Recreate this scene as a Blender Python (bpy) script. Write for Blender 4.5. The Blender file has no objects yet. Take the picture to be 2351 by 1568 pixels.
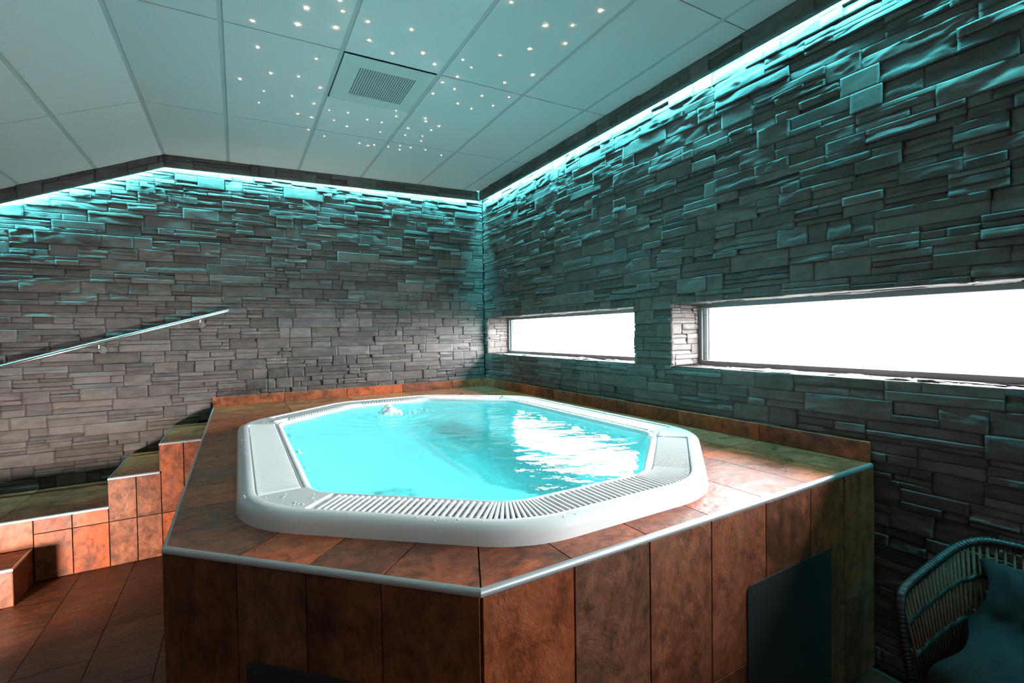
import bpy, bmesh, math, random
import numpy as np
from mathutils import Vector, Matrix

# ------------------------------------------------------------------ camera
IMG_W, IMG_H = 2351, 1568
FPX, YAW, PITCH, ROLL = 1074.88, 0.5287, -0.0196, -0.0151
CAM = np.array([-2.6457, -5.2048, 1.65])
scene = bpy.context.scene
COL = scene.collection


def cam_axes():
    f = np.array([math.sin(YAW) * math.cos(PITCH), math.cos(YAW) * math.cos(PITCH), math.sin(PITCH)])
    r = np.array([math.cos(YAW), -math.sin(YAW), 0.0])
    u = np.cross(r, f)
    r2 = r * math.cos(ROLL) + u * math.sin(ROLL)
    u2 = -r * math.sin(ROLL) + u * math.cos(ROLL)
    return r2, u2, f


CR, CU, CF = cam_axes()


def project(P):
    d = np.asarray(P, float) - CAM
    z = d @ CF
    z = np.where(z < 0.05, 0.05, z)
    return np.stack([IMG_W / 2 + FPX * (d @ CR) / z, IMG_H / 2 - FPX * (d @ CU) / z], -1)


def pixel_on_plane(px, n, d0):
    d = CF + CR * (px[0] - IMG_W / 2) / FPX - CU * (px[1] - IMG_H / 2) / FPX
    n = np.array(n, float)
    return CAM + d * ((d0 - n @ CAM) / (n @ d))


cam_data = bpy.data.cameras.new('camera')
cam_data.sensor_fit = 'HORIZONTAL'
cam_data.sensor_width = 36.0
cam_data.lens = FPX / IMG_W * 36.0
cam_data.clip_start = 0.02
cam = bpy.data.objects.new('camera', cam_data)
COL.objects.link(cam)
m = Matrix.Identity(4)
for i in range(3):
    m[i][0], m[i][1], m[i][2], m[i][3] = CR[i], CU[i], -CF[i], CAM[i]
cam.matrix_world = m
scene.camera = cam

# ------------------------------------------------------------------ light levels
SKY_STRENGTH = 57.0
LED_STRENGTH = 720.0
LED_COLOR = (0.11, 0.80, 0.90)
POOL_WATTS = 9.3
FLOORLAMP_WATTS = 265.0
POOL_COLOR = (0.24, 0.95, 1.0)
STAR_STRENGTH = 75.0
scene.view_settings.view_transform = 'Standard'
scene.view_settings.look = 'None'
scene.view_settings.exposure = 0.3
scene.view_settings.gamma = 1.0
scene.view_settings.use_curve_mapping = False
scene.cycles.max_bounces = 8
scene.cycles.diffuse_bounces = 4
scene.cycles.glossy_bounces = 4
scene.cycles.transmission_bounces = 8
scene.cycles.sample_clamp_indirect = 6.0
scene.cycles.blur_glossy = 0.6
scene.cycles.caustics_reflective = False
scene.cycles.use_denoising = True

world = bpy.data.worlds.new('overcast_sky')
scene.world = world
world.use_nodes = True
bg = world.node_tree.nodes['Background']
bg.inputs[0].default_value = (0.93, 0.97, 1.0, 1)
bg.inputs[1].default_value = SKY_STRENGTH

# ------------------------------------------------------------------ room sizes
HP = 0.992                       # deck height
PX0, P1Y = -2.868, -3.392        # left edge of platform, y of its chamfer start
P2X, PY = -2.127, -4.141         # chamfer end, front face
LEFT_X, FRONT_Y = -5.35, -7.2
RIDGE_X, RIDGE_Z = -3.176, 3.262
EAVE_Z = 3.358
SLOPE_R = (EAVE_Z - RIDGE_Z) / (-0.1 - RIDGE_X)
SLOPE_L = 0.434
WIN_Z0, WIN_Z1 = 1.395, 1.832
WIN = [(-2.548, -0.068), (-6.95, -2.908)]
REVEAL = 0.31
TUB_C = np.array([-1.48, -2.41])


def ceil_z(x):
    return RIDGE_Z + (x - RIDGE_X) * SLOPE_R if x > RIDGE_X else RIDGE_Z + (x - RIDGE_X) * SLOPE_L


for (y0, y1) in WIN:             # sky portals guide the daylight through the window openings
    ld = bpy.data.lights.new('window_portal', 'AREA')
    ld.shape = 'RECTANGLE'
    ld.size = WIN_Z1 - WIN_Z0
    ld.size_y = y1 - y0
    ld.cycles.is_portal = True
    lo = bpy.data.objects.new('window_portal', ld)
    COL.objects.link(lo)
    lo.location = (REVEAL + 0.10, (y0 + y1) / 2, (WIN_Z0 + WIN_Z1) / 2)
    lo.rotation_euler = (0, math.radians(90), 0)

# ------------------------------------------------------------------ helpers
rng = np.random.default_rng(7)
random.seed(7)


def link(o, parent=None):
    COL.objects.link(o)
    if parent is not None:
        o.parent = parent
    return o


def tag(o, label=None, cat=None, group=None, kind=None):
    if label: o['label'] = label
    if cat: o['category'] = cat
    if group: o['group'] = group
    if kind: o['kind'] = kind
    return o


def empty(name, loc=(0, 0, 0)):
    o = bpy.data.objects.new(name, None)
    o.empty_display_size = 0.1
    o.location = loc
    return link(o)


def make(name, me, mat, parent=None, loc=None, rot=None):
    """link a mesh object; loc is in world space (parents are unrotated empties or meshes)"""
    o = bpy.data.objects.new(name, me)
    if mat is not None and len(me.materials) == 0:
        me.materials.append(mat)
    link(o, parent)
    L = Vector(loc) if loc is not None else Vector((0, 0, 0))
    if rot is not None:
        o.rotation_euler = rot
    if parent is not None:
        L = L - world_origin(parent)
    o.location = L
    return o


def world_origin(o):
    v = Vector(o.location)
    p = o.parent
    while p is not None:
        v += Vector(p.location)
        p = p.parent
    return v


def mesh_py(name, verts, faces, smooth=False):
    me = bpy.data.meshes.new(name)
    me.from_pydata([tuple(v) for v in verts], [], [tuple(f) for f in faces])
    if smooth:
        me.polygons.foreach_set('use_smooth', [True] * len(me.polygons))
    me.update()
    return me


def mesh_bm(name, bm, smooth=False):
    me = bpy.data.meshes.new(name)
    bmesh.ops.recalc_face_normals(bm, faces=bm.faces)
    bm.to_mesh(me)
    bm.free()
    if smooth:
        me.polygons.foreach_set('use_smooth', [True] * len(me.polygons))
    return me


_box = {}


def box_mesh(dx, dy, dz, bevel=0.0, seg=1, key=''):
    k = (round(dx, 4), round(dy, 4), round(dz, 4), bevel, seg, key)
    if k in _box:
        return _box[k]
    bm = bmesh.new()
    bmesh.ops.create_cube(bm, size=1.0)
    for v in bm.verts:
        v.co.x *= dx; v.co.y *= dy; v.co.z *= dz
    if bevel > 0:
        bmesh.ops.bevel(bm, geom=bm.edges[:], offset=bevel, segments=seg, affect='EDGES', profile=0.5)
    _box[k] = mesh_bm('box', bm)
    return _box[k]


def box(name, lo, hi, mat, parent=None, bevel=0.0, seg=1):
    d = [hi[i] - lo[i] for i in range(3)]
    c = [(hi[i] + lo[i]) / 2 for i in range(3)]
    return make(name, box_mesh(*d, bevel, seg, mat.name), mat, parent, c)


def tube_data(path, radius, n=10, closed=False, cap=True, rad_fn=None):
    P = [Vector(p) for p in path]
    N = len(P)
    verts, faces = [], []
    prev = None
    for i in range(N):
        if closed:
            t = P[(i + 1) % N] - P[i - 1]
        else:
            t = P[min(i + 1, N - 1)] - P[max(i - 1, 0)]
        t.normalize()
        if prev is None:
            a = Vector((0, 0, 1)) if abs(t.z) < 0.9 else Vector((1, 0, 0))
            nrm = t.cross(a).normalized()
        else:
            nrm = (prev - t * prev.dot(t)).normalized()
        prev = nrm
        b = t.cross(nrm)
        r = rad_fn(i) if rad_fn else radius
        for k in range(n):
            a = 2 * math.pi * k / n
            verts.append(P[i] + nrm * (r * math.cos(a)) + b * (r * math.sin(a)))
    M = N if closed else N - 1
    for i in range(M):
        j = (i + 1) % N
        for k in range(n):
            l = (k + 1) % n
            faces.append((i * n + k, i * n + l, j * n + l, j * n + k))
    if cap and not closed:
        faces.append(tuple(range(n - 1, -1, -1)))
        faces.append(tuple((N - 1) * n + k for k in range(n)))
    return verts, faces


def tube(name, path, radius, mat, parent=None, n=10, closed=False, rad_fn=None):
    v, f = tube_data(path, radius, n, closed, True, rad_fn)
    o = make(name, mesh_py(name, v, f, True), mat, parent)
    if parent is not None:
        o.location = -world_origin(parent)
    return o


def catmull(pts, per=8, closed=False):
    P = [Vector(p) for p in pts]
    out = []
    N = len(P)
    for i in range(N if closed else N - 1):
        p0 = P[i - 1] if (closed or i > 0) else P[0]
        p1 = P[i]
        p2 = P[(i + 1) % N]
        p3 = P[(i + 2) % N] if (closed or i + 2 < N) else P[-1]
        for k in range(per):
            t = k / per
            out.append(0.5 * ((2 * p1) + (p2 - p0) * t + (2 * p0 - 5 * p1 + 4 * p2 - p3) * t * t + (3 * p1 - p0 - 3 * p2 + p3) * t ** 3))
    if not closed:
        out.append(P[-1])
    return out


def disc_data(center, normal, r, n=14, h=0.0):
    """short cylinder standing on center along normal"""
    nv = Vector(normal).normalized()
    a = nv.orthogonal().normalized()
    b = nv.cross(a)
    c = Vector(center)
    v = []
    for k in range(n):
        an = 2 * math.pi * k / n
        v.append(c + a * r * math.cos(an) + b * r * math.sin(an))
    for k in range(n):
        an = 2 * math.pi * k / n
        v.append(c + nv * h + a * r * math.cos(an) + b * r * math.sin(an))
    f = [tuple(range(n - 1, -1, -1)), tuple(range(n, 2 * n))]
    for k in range(n):
        f.append((k, (k + 1) % n, n + (k + 1) % n, n + k))
    return v, f


def cyl(name, center, normal, r, h, mat, parent=None, n=14):
    v, f = disc_data(center, normal, r, n, h)
    me = mesh_py(name, v, f)
    o = make(name, me, mat, parent)
    if parent is not None:
        o.location = -world_origin(parent)
    return o


# ---- 2-D convex polygon tools -------------------------------------------------
def clip_half(poly, a, b, c):
    """keep points with a*x+b*y<=c"""
    out = []
    n = len(poly)
    for i in range(n):
        p, q = poly[i], poly[(i + 1) % n]
        dp, dq = a * p[0] + b * p[1] - c, a * q[0] + b * q[1] - c
        if dp <= 0:
            out.append(p)
        if (dp < 0) != (dq < 0) and abs(dp - dq) > 1e-12:
            t = dp / (dp - dq)
            out.append((p[0] + (q[0] - p[0]) * t, p[1] + (q[1] - p[1]) * t))
    return out


def area2(poly):
    return sum(poly[i][0] * poly[(i + 1) % len(poly)][1] - poly[(i + 1) % len(poly)][0] * poly[i][1] for i in range(len(poly))) / 2


def ccw(poly):
    return poly if area2(poly) > 0 else poly[::-1]


def half_planes(poly):
    poly = ccw(poly)
    out = []
    for i in range(len(poly)):
        p, q = poly[i], poly[(i + 1) % len(poly)]
        dx, dy = q[0] - p[0], q[1] - p[1]
        l = math.hypot(dx, dy)
        if l < 1e-6: continue
        a, b = dy / l, -dx / l                # outward normal
        out.append((a, b, a * p[0] + b * p[1]))
    return out


def inset(poly, g):
    res = ccw(poly)
    for (a, b, c) in half_planes(poly):
        res = clip_half(res, a, b, c - g)
        if len(res) < 3: return []
    return res


def subtract_convex(poly, hole):
    pieces = []
    rest = ccw(poly)
    for (a, b, c) in half_planes(hole):
        if len(rest) < 3: break
        outp = clip_half(rest, -a, -b, -c)
        if len(outp) >= 3 and abs(area2(outp)) > 1e-5:
            pieces.append(ccw(outp))
        rest = clip_half(rest, a, b, c)
    return pieces


def prism_mesh(name, polys, z0, z1):
    v, f = [], []
    for poly in polys:
        n = len(poly)
        b = len(v)
        v += [(p[0], p[1], z0) for p in poly] + [(p[0], p[1], z1) for p in poly]
        f.append(tuple(range(b + n - 1, b - 1, -1)))
        f.append(tuple(range(b + n, b + 2 * n)))
        for k in range(n):
            l = (k + 1) % n
            f.append((b + k, b + l, b + n + l, b + n + k))
    return mesh_py(name, v, f)


# ---- lattice noise --------------------------------------------------------------
def _hash(ix, iy, s):
    h = (ix.astype(np.int64) * 374761393 + iy.astype(np.int64) * 668265263 + s * 1274126177) & 0x7fffffff
    h = ((h ^ (h >> 13)) * 1103515245) & 0x7fffffff
    h = (h ^ (h >> 16)) & 0xffff
    return h / 65535.0


def vnoise(x, y, s=0):
    ix, iy = np.floor(x), np.floor(y)
    fx, fy = x - ix, y - iy
    fx = fx * fx * (3 - 2 * fx); fy = fy * fy * (3 - 2 * fy)
    a = _hash(ix, iy, s); b = _hash(ix + 1, iy, s); c = _hash(ix, iy + 1, s); d = _hash(ix + 1, iy + 1, s)
    return (a * (1 - fx) + b * fx) * (1 - fy) + (c * (1 - fx) + d * fx) * fy


def fbm(x, y, s=0, oct=3):
    t = 0; a = 0.5
    for o in range(oct):
        t = t + a * (vnoise(x, y, s + o * 17) - 0.5)
        x = x * 2.03; y = y * 2.03; a *= 0.5
    return t


# ------------------------------------------------------------------ materials
def new_mat(name):
    mt = bpy.data.materials.new(name)
    mt.use_nodes = True
    nt = mt.node_tree
    return mt, nt, nt.nodes['Principled BSDF']


def simple(name, color, rough=0.5, metal=0.0, spec=0.5, coat=0.0):
    mt, nt, b = new_mat(name)
    b.inputs['Base Color'].default_value = (*color, 1)
    b.inputs['Roughness'].default_value = rough
    b.inputs['Metallic'].default_value = metal
    b.inputs['Specular IOR Level'].default_value = spec
    b.inputs['Coat Weight'].default_value = coat
    return mt


def emit_mat(name, color, strength):
    mt = bpy.data.materials.new(name)
    mt.use_nodes = True
    nt = mt.node_tree
    nt.nodes.clear()
    e = nt.nodes.new('ShaderNodeEmission')
    e.inputs[0].default_value = (*color, 1)
    e.inputs[1].default_value = strength
    o = nt.nodes.new('ShaderNodeOutputMaterial')
    nt.links.new(e.outputs[0], o.inputs[0])
    return mt


def ramp(nt, stops):
    r = nt.nodes.new('ShaderNodeValToRGB')
    el = r.color_ramp.elements
    while len(el) < len(stops):
        el.new(0.5)
    for e, (p, c) in zip(el, stops):
        e.position = p
        e.color = (*c, 1)
    return r


def noise(nt, vec, scale, detail=6, rough=0.6, dist=0.0):
    n = nt.nodes.new('ShaderNodeTexNoise')
    n.inputs['Scale'].default_value = scale
    n.inputs['Detail'].default_value = detail
    n.inputs['Roughness'].default_value = rough
    n.inputs['Distortion'].default_value = dist
    nt.links.new(vec, n.inputs['Vector'])
    return n


def math_node(nt, op, a, b):
    n = nt.nodes.new('ShaderNodeMath')
    n.operation = op
    for i, v in enumerate((a, b)):
        if isinstance(v, (int, float)):
            n.inputs[i].default_value = v
        else:
            nt.links.new(v, n.inputs[i])
    return n.outputs[0]


def slate_tile(name, stretch=(1, 1, 1), bright=1.0, rough=(0.28, 0.6), bump=0.35, grey=0.0, warm=(1.0, 1.0, 1.0)):
    """rust-coloured slate-look porcelain; every tile is shifted by its own random value"""
    mt, nt, b = new_mat(name)
    tc = nt.nodes.new('ShaderNodeTexCoord')
    oi = nt.nodes.new('ShaderNodeObjectInfo')
    geo = nt.nodes.new('ShaderNodeNewGeometry')
    mul = nt.nodes.new('ShaderNodeVectorMath'); mul.operation = 'MULTIPLY'
    mul.inputs[1].default_value = stretch
    nt.links.new(geo.outputs['Position'], mul.inputs[0])
    off = nt.nodes.new('ShaderNodeCombineXYZ')
    for i, k in enumerate((37.0, 91.0, 53.0)):
        nt.links.new(math_node(nt, 'MULTIPLY', oi.outputs['Random'], k), off.inputs[i])
    add = nt.nodes.new('ShaderNodeVectorMath'); add.operation = 'ADD'
    nt.links.new(mul.outputs[0], add.inputs[0]); nt.links.new(off.outputs[0], add.inputs[1])
    v = add.outputs[0]
    n1 = noise(nt, v, 3.2, 7, 0.62, 0.6)
    n2 = noise(nt, v, 11.0, 9, 0.72, 0.5)
    n3 = noise(nt, v, 55.0, 4, 0.6)
    s = bright
    shift = math_node(nt, 'MULTIPLY', math_node(nt, 'SUBTRACT', oi.outputs['Random'], 0.5), 0.34)
    fac = math_node(nt, 'ADD', n1.outputs['Fac'], shift)
    r1 = ramp(nt, [(0.28, (0.060 * s, 0.024 * s, 0.013 * s)), (0.44, (0.18 * s, 0.055 * s, 0.021 * s)),
                   (0.58, (0.37 * s, 0.092 * s, 0.022 * s)), (0.76, (0.44 * s, 0.135 * s, 0.048 * s))])
    nt.links.new(fac, r1.inputs[0])
    r2 = ramp(nt, [(0.36, (0.085 * s, 0.030 * s, 0.014 * s)), (0.66, (0.45 * s, 0.145 * s, 0.055 * s))])
    nt.links.new(n2.outputs['Fac'], r2.inputs[0])
    mx = nt.nodes.new('ShaderNodeMix'); mx.data_type = 'RGBA'
    nt.links.new(math_node(nt, 'MULTIPLY', n2.outputs['Fac'], 0.75 + grey), mx.inputs[0])
    nt.links.new(r1.outputs[0], mx.inputs[6]); nt.links.new(r2.outputs[0], mx.inputs[7])
    fr_ = nt.nodes.new('ShaderNodeMath'); fr_.operation = 'FRACT'
    nt.links.new(math_node(nt, 'MULTIPLY', oi.outputs['Random'], 7.3), fr_.inputs[0])
    gr = math_node(nt, 'MULTIPLY', math_node(nt, 'POWER', fr_.outputs[0], 2.0), 0.75)
    r3 = ramp(nt, [(0.3, (0.075 * s, 0.046 * s, 0.031 * s)), (0.7, (0.27 * s, 0.165 * s, 0.11 * s))])
    nt.links.new(n2.outputs['Fac'], r3.inputs[0])
    mx2 = nt.nodes.new('ShaderNodeMix'); mx2.data_type = 'RGBA'
    nt.links.new(gr, mx2.inputs[0]); nt.links.new(mx.outputs[2], mx2.inputs[6]); nt.links.new(r3.outputs[0], mx2.inputs[7])
    n5 = noise(nt, v, 19.0, 10, 0.72, 0.2)
    r5 = ramp(nt, [(0.36, (0.42, 0.40, 0.38)), (0.54, (1.0, 1.0, 1.0)), (0.75, (1.22, 1.18, 1.14))])
    nt.links.new(n5.outputs['Fac'], r5.inputs[0])
    mu = nt.nodes.new('ShaderNodeMix'); mu.data_type = 'RGBA'; mu.blend_type = 'MULTIPLY'; mu.inputs[0].default_value = 1.0
    nt.links.new(mx2.outputs[2], mu.inputs[6]); nt.links.new(r5.outputs[0], mu.inputs[7])
    mw = nt.nodes.new('ShaderNodeMix'); mw.data_type = 'RGBA'; mw.blend_type = 'MULTIPLY'; mw.inputs[0].default_value = 1.0
    nt.links.new(mu.outputs[2], mw.inputs[6]); mw.inputs[7].default_value = (*warm, 1)
    nt.links.new(mw.outputs[2], b.inputs['Base Color'])
    n6 = noise(nt, v, 5.0, 7, 0.6, 0.4)
    vein = math_node(nt, 'MINIMUM', math_node(nt, 'MULTIPLY', math_node(nt, 'ABSOLUTE', math_node(nt, 'SUBTRACT', n6.outputs['Fac'], 0.5), 0.0), 14.0), 1.0)
    rr = nt.nodes.new('ShaderNodeMapRange')
    rr.inputs[1].default_value = 0.3; rr.inputs[2].default_value = 0.7
    rr.inputs[3].default_value = rough[0]; rr.inputs[4].default_value = rough[1]
    nt.links.new(n1.outputs['Fac'], rr.inputs[0])
    nt.links.new(rr.outputs[0], b.inputs['Roughness'])
    b.inputs['Specular IOR Level'].default_value = 0.35
    h = math_node(nt, 'ADD', math_node(nt, 'MULTIPLY', n2.outputs['Fac'], 1.0), math_node(nt, 'MULTIPLY', n3.outputs['Fac'], 0.25))
    h = math_node(nt, 'ADD', h, math_node(nt, 'MULTIPLY', vein, -0.45))
    bp = nt.nodes.new('ShaderNodeBump')
    bp.inputs['Strength'].default_value = bump
    bp.inputs['Distance'].default_value = 0.009
    nt.links.new(h, bp.inputs['Height'])
    nt.links.new(bp.outputs[0], b.inputs['Normal'])
    return mt


def stone_mat():
    mt, nt, b = new_mat('split_slate_stone')
    geo = nt.nodes.new('ShaderNodeNewGeometry')
    at = nt.nodes.new('ShaderNodeAttribute'); at.attribute_name = 'tone'
    off = nt.nodes.new('ShaderNodeCombineXYZ')
    for i, k in enumerate((41.0, 73.0, 29.0)):
        nt.links.new(math_node(nt, 'MULTIPLY', at.outputs['Fac'], k), off.inputs[i])
    add = nt.nodes.new('ShaderNodeVectorMath'); add.operation = 'ADD'
    nt.links.new(geo.outputs['Position'], add.inputs[0]); nt.links.new(off.outputs[0], add.inputs[1])
    mul = nt.nodes.new('ShaderNodeVectorMath'); mul.operation = 'MULTIPLY'
    mul.inputs[1].default_value = (1, 1, 2.4)
    nt.links.new(add.outputs[0], mul.inputs[0])
    n1 = noise(nt, mul.outputs[0], 9, 6, 0.6, 0.5)
    n2 = noise(nt, mul.outputs[0], 110, 6, 0.7, 0.3)
    fac = math_node(nt, 'ADD', math_node(nt, 'MULTIPLY', n1.outputs['Fac'], 0.7), math_node(nt, 'MULTIPLY', at.outputs['Fac'], 0.3))
    r = ramp(nt, [(0.25, (0.053, 0.0415, 0.0375)), (0.5, (0.098, 0.079, 0.0725)), (0.75, (0.158, 0.130, 0.121))])
    nt.links.new(fac, r.inputs[0])
    nt.links.new(r.outputs[0], b.inputs['Base Color'])
    b.inputs['Roughness'].default_value = 0.72
    b.inputs['Specular IOR Level'].default_value = 0.35
    bp = nt.nodes.new('ShaderNodeBump')
    bp.inputs['Strength'].default_value = 0.5
    bp.inputs['Distance'].default_value = 0.004
    h = math_node(nt, 'ADD', n1.outputs['Fac'], math_node(nt, 'MULTIPLY', n2.outputs['Fac'], 0.45))
    nt.links.new(h, bp.inputs['Height'])
    nt.links.new(bp.outputs[0], b.inputs['Normal'])
    return mt


def speckled(name, color, rough=0.8, scale=220.0, amp=0.12, bump=0.1):
    mt, nt, b = new_mat(name)
    geo = nt.nodes.new('ShaderNodeNewGeometry')
    n = noise(nt, geo.outputs['Position'], scale, 3, 0.6)
    lo = tuple(c * (1 - amp) for c in color); hi = tuple(min(1, c * (1 + amp)) for c in color)
    r = ramp(nt, [(0.35, lo), (0.65, hi)])
    nt.links.new(n.outputs['Fac'], r.inputs[0])
    nt.links.new(r.outputs[0], b.inputs['Base Color'])
    b.inputs['Roughness'].default_value = rough
    bp = nt.nodes.new('ShaderNodeBump'); bp.inputs['Strength'].default_value = bump; bp.inputs['Distance'].default_value = 0.002
    nt.links.new(n.outputs['Fac'], bp.inputs['Height']); nt.links.new(bp.outputs[0], b.inputs['Normal'])
    return mt


M_STONE = stone_mat()
M_BACK = simple('dark_mortar', (0.05, 0.047, 0.045), 0.9)  # dark mortar colour of the backing behind the stones
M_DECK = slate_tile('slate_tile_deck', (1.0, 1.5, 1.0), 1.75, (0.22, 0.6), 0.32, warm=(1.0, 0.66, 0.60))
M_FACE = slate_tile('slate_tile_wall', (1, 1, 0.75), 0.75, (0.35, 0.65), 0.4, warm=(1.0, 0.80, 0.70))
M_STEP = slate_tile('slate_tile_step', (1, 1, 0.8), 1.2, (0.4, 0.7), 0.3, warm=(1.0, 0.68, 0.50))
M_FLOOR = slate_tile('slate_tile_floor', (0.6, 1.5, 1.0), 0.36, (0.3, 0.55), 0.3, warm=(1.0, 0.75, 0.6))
M_SKIRT = slate_tile('slate_tile_skirting', (1, 1, 1), 1.5, (0.4, 0.7), 0.25, warm=(1.0, 0.75, 0.62))
M_GROUT = simple('dark_grout', (0.035, 0.03, 0.028), 0.9)
M_CEIL = speckled('ceiling_panel_white', (0.87, 0.88, 0.88), 0.85, 300, 0.05, 0.08)
M_GRID = simple('grid_metal_shaded', (0.60, 0.62, 0.62), 0.5)  # white bars; the shade of their recess is put into this grey
M_ACRYL = simple('white_acrylic', (0.86, 0.87, 0.87), 0.18, 0.0, 0.5, 0.3)
M_GRATE = simple('white_grate_plastic', (0.88, 0.89, 0.89), 0.3)
M_ALU = simple('brushed_aluminium', (0.70, 0.71, 0.72), 0.38, 0.85)
M_STEEL = simple('polished_steel', (0.72, 0.70, 0.68), 0.24, 1.0)
M_DARKMETAL = speckled('dark_panel_metal', (0.022, 0.024, 0.025), 0.45, 90, 0.2, 0.05)
M_SCREW = simple('screw_metal', (0.12, 0.11, 0.10), 0.4, 0.8)
M_PLASTER = simple('grey_plaster', (0.38, 0.36, 0.34), 0.9)
M_PLAIN = simple('dark_stone_plaster', (0.10, 0.085, 0.078), 0.9)
M_WINFRAME = simple('grey_window_frame', (0.20, 0.215, 0.225), 0.45)
M_SASH = simple('white_window_sash', (0.80, 0.81, 0.82), 0.35)
M_RATTAN = speckled('brown_rattan', (0.11, 0.05, 0.022), 0.55, 60, 0.3, 0.1)
M_ROPE = simple('black_rattan_wrap', (0.014, 0.015, 0.016), 0.38)
M_CUSH = speckled('dark_teal_fabric', (0.008, 0.0095, 0.010), 0.9, 400, 0.2, 0.2)
M_LED = emit_mat('cyan_led_tape', LED_COLOR, LED_STRENGTH)
M_STAR = emit_mat('warm_fibre_light', (1.0, 0.55, 0.36), STAR_STRENGTH)
M_POOL = emit_mat('pool_lamp_lens', POOL_COLOR, 1.5)
M_FOAM = simple('white_foam', (0.95, 0.97, 0.97), 0.6)
_nt = M_FOAM.node_tree
_tr = _nt.nodes.new('ShaderNodeBsdfTranslucent'); _tr.inputs[0].default_value = (0.95, 0.98, 0.98, 1)
_mx = _nt.nodes.new('ShaderNodeMixShader'); _mx.inputs[0].default_value = 0.5
_nt.links.new(_nt.nodes['Principled BSDF'].outputs[0], _mx.inputs[1]); _nt.links.new(_tr.outputs[0], _mx.inputs[2])
_nt.links.new(_mx.outputs[0], _nt.nodes['Material Output'].inputs[0])
M_DARK = simple('dark_cavity', (0.012, 0.010, 0.009), 0.9)
M_SNOW = simple('grey_paving', (0.16, 0.16, 0.155), 0.9)


def glass_mat(name, tint=(1, 1, 1), rough=0.0, ior=1.45, thin=True):
    mt = bpy.data.materials.new(name)
    mt.use_nodes = True
    nt = mt.node_tree
    nt.nodes.clear()
    o = nt.nodes.new('ShaderNodeOutputMaterial')
    mix = nt.nodes.new('ShaderNodeMixShader')
    lw = nt.nodes.new('ShaderNodeLayerWeight')
    fr = math_node(nt, 'ADD', math_node(nt, 'MULTIPLY', math_node(nt, 'POWER', lw.outputs['Facing'], 5.0), 0.9), 0.04)
    t = nt.nodes.new('ShaderNodeBsdfTransparent'); t.inputs[0].default_value = (*tint, 1)
    g = nt.nodes.new('ShaderNodeBsdfGlossy'); g.inputs['Roughness'].default_value = rough
    nt.links.new(fr, mix.inputs[0]); nt.links.new(t.outputs[0], mix.inputs[1]); nt.links.new(g.outputs[0], mix.inputs[2])
    nt.links.new(mix.outputs[0], o.inputs[0])
    return mt


M_PANE = glass_mat('window_glass', (0.96, 0.98, 0.98), 0.02)
M_CLEAR = glass_mat('clear_plastic', (0.75, 0.95, 0.93), 0.05)


def water_mat():
    mt = bpy.data.materials.new('spa_water')
    mt.use_nodes = True
    nt = mt.node_tree
    nt.nodes.clear()
    o = nt.nodes.new('ShaderNodeOutputMaterial')
    g = nt.nodes.new('ShaderNodeBsdfGlass')
    g.inputs['IOR'].default_value = 1.33
    g.inputs['Roughness'].default_value = 0.0
    g.inputs['Color'].default_value = (0.97, 1.0, 1.0, 1)
    geo = nt.nodes.new('ShaderNodeNewGeometry')
    n = noise(nt, geo.outputs['Position'], 34, 3, 0.5, 0.4)
    bp = nt.nodes.new('ShaderNodeBump'); bp.inputs['Strength'].default_value = 0.25; bp.inputs['Distance'].default_value = 0.004
    nt.links.new(n.outputs['Fac'], bp.inputs['Height']); nt.links.new(bp.outputs[0], g.inputs['Normal'])
    nt.links.new(g.outputs[0], o.inputs['Surface'])
    va = nt.nodes.new('ShaderNodeVolumeAbsorption')
    va.inputs['Color'].default_value = (0.32, 0.92, 0.93, 1)
    va.inputs['Density'].default_value = 0.9
    nt.links.new(va.outputs[0], o.inputs['Volume'])
    return mt


M_WATER = water_mat()

# ================================================================== SETTING
floor = box('floor', (LEFT_X - 0.2, FRONT_Y - 0.2, -0.15), (0.45, 0.2, -0.012), M_GROUT)
tag(floor, 'dark slate-look tiled floor below the steps', 'floor', kind='structure')
ground = box('ground', (0.46, -30, -0.6), (40, 25, -0.3), M_SNOW)
tag(ground, 'grey paved ground outside the windows', 'ground', kind='structure')

# platform outline, used to leave the floor tiles out beneath it
PLAT = ccw([(PX0, 0), (PX0, P1Y), (P2X, PY), (0.0, PY), (0.0, 0.0)])
xs = np.arange(-3.04 - 0.3 * 8, 0.01, 0.3)
for ci, x in enumerate(xs):
    x1 = min(x + 0.3, 0.0)
    if x1 - x < 0.05 or x1 < LEFT_X + 0.05: continue
    y = -0.24 - (0.30 if ci % 2 else 0.0) + 0.6
    while y > FRONT_Y + 0.3:
        poly = ccw([(max(x, LEFT_X), y - 0.6), (x1, y - 0.6), (x1, min(y, 0)), (max(x, LEFT_X), min(y, 0))])
        y -= 0.6
        pieces = subtract_convex(inset(poly, 0.002), PLAT)
        pieces = [p for p in pieces if not (all(q[1] > -0.835 for q in p))]
        if pieces and sum(abs(area2(p)) for p in pieces) > 0.004:
            make('tile', prism_mesh('floor_tile', pieces, -0.012, 0.0), M_FLOOR, floor).location = -Vector(floor.location)

# ---- ceiling -------------------------------------------------------------------
ceil = empty('ceiling', (0, 0, 0))
tag(ceil, 'white folded panel ceiling with a sloping side', 'ceiling', kind='structure')


def slab(name, x0, x1, zoff, th, mat, parent, y0=FRONT_Y, y1=0.05):
    z0, z1 = ceil_z(x0 + 1e-6) + zoff, ceil_z(x1 - 1e-6) + zoff
    v = [(x0, y0, z0), (x1, y0, z1), (x1, y1, z1), (x0, y1, z0)]
    v += [(a, b, c + th) for a, b, c in v]
    f = [(3, 2, 1, 0), (4, 5, 6, 7), (0, 1, 5, 4), (1, 2, 6, 5), (2, 3, 7, 6), (3, 0, 4, 7)]
    return make(name, mesh_py(name, v, f), mat, parent)


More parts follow.
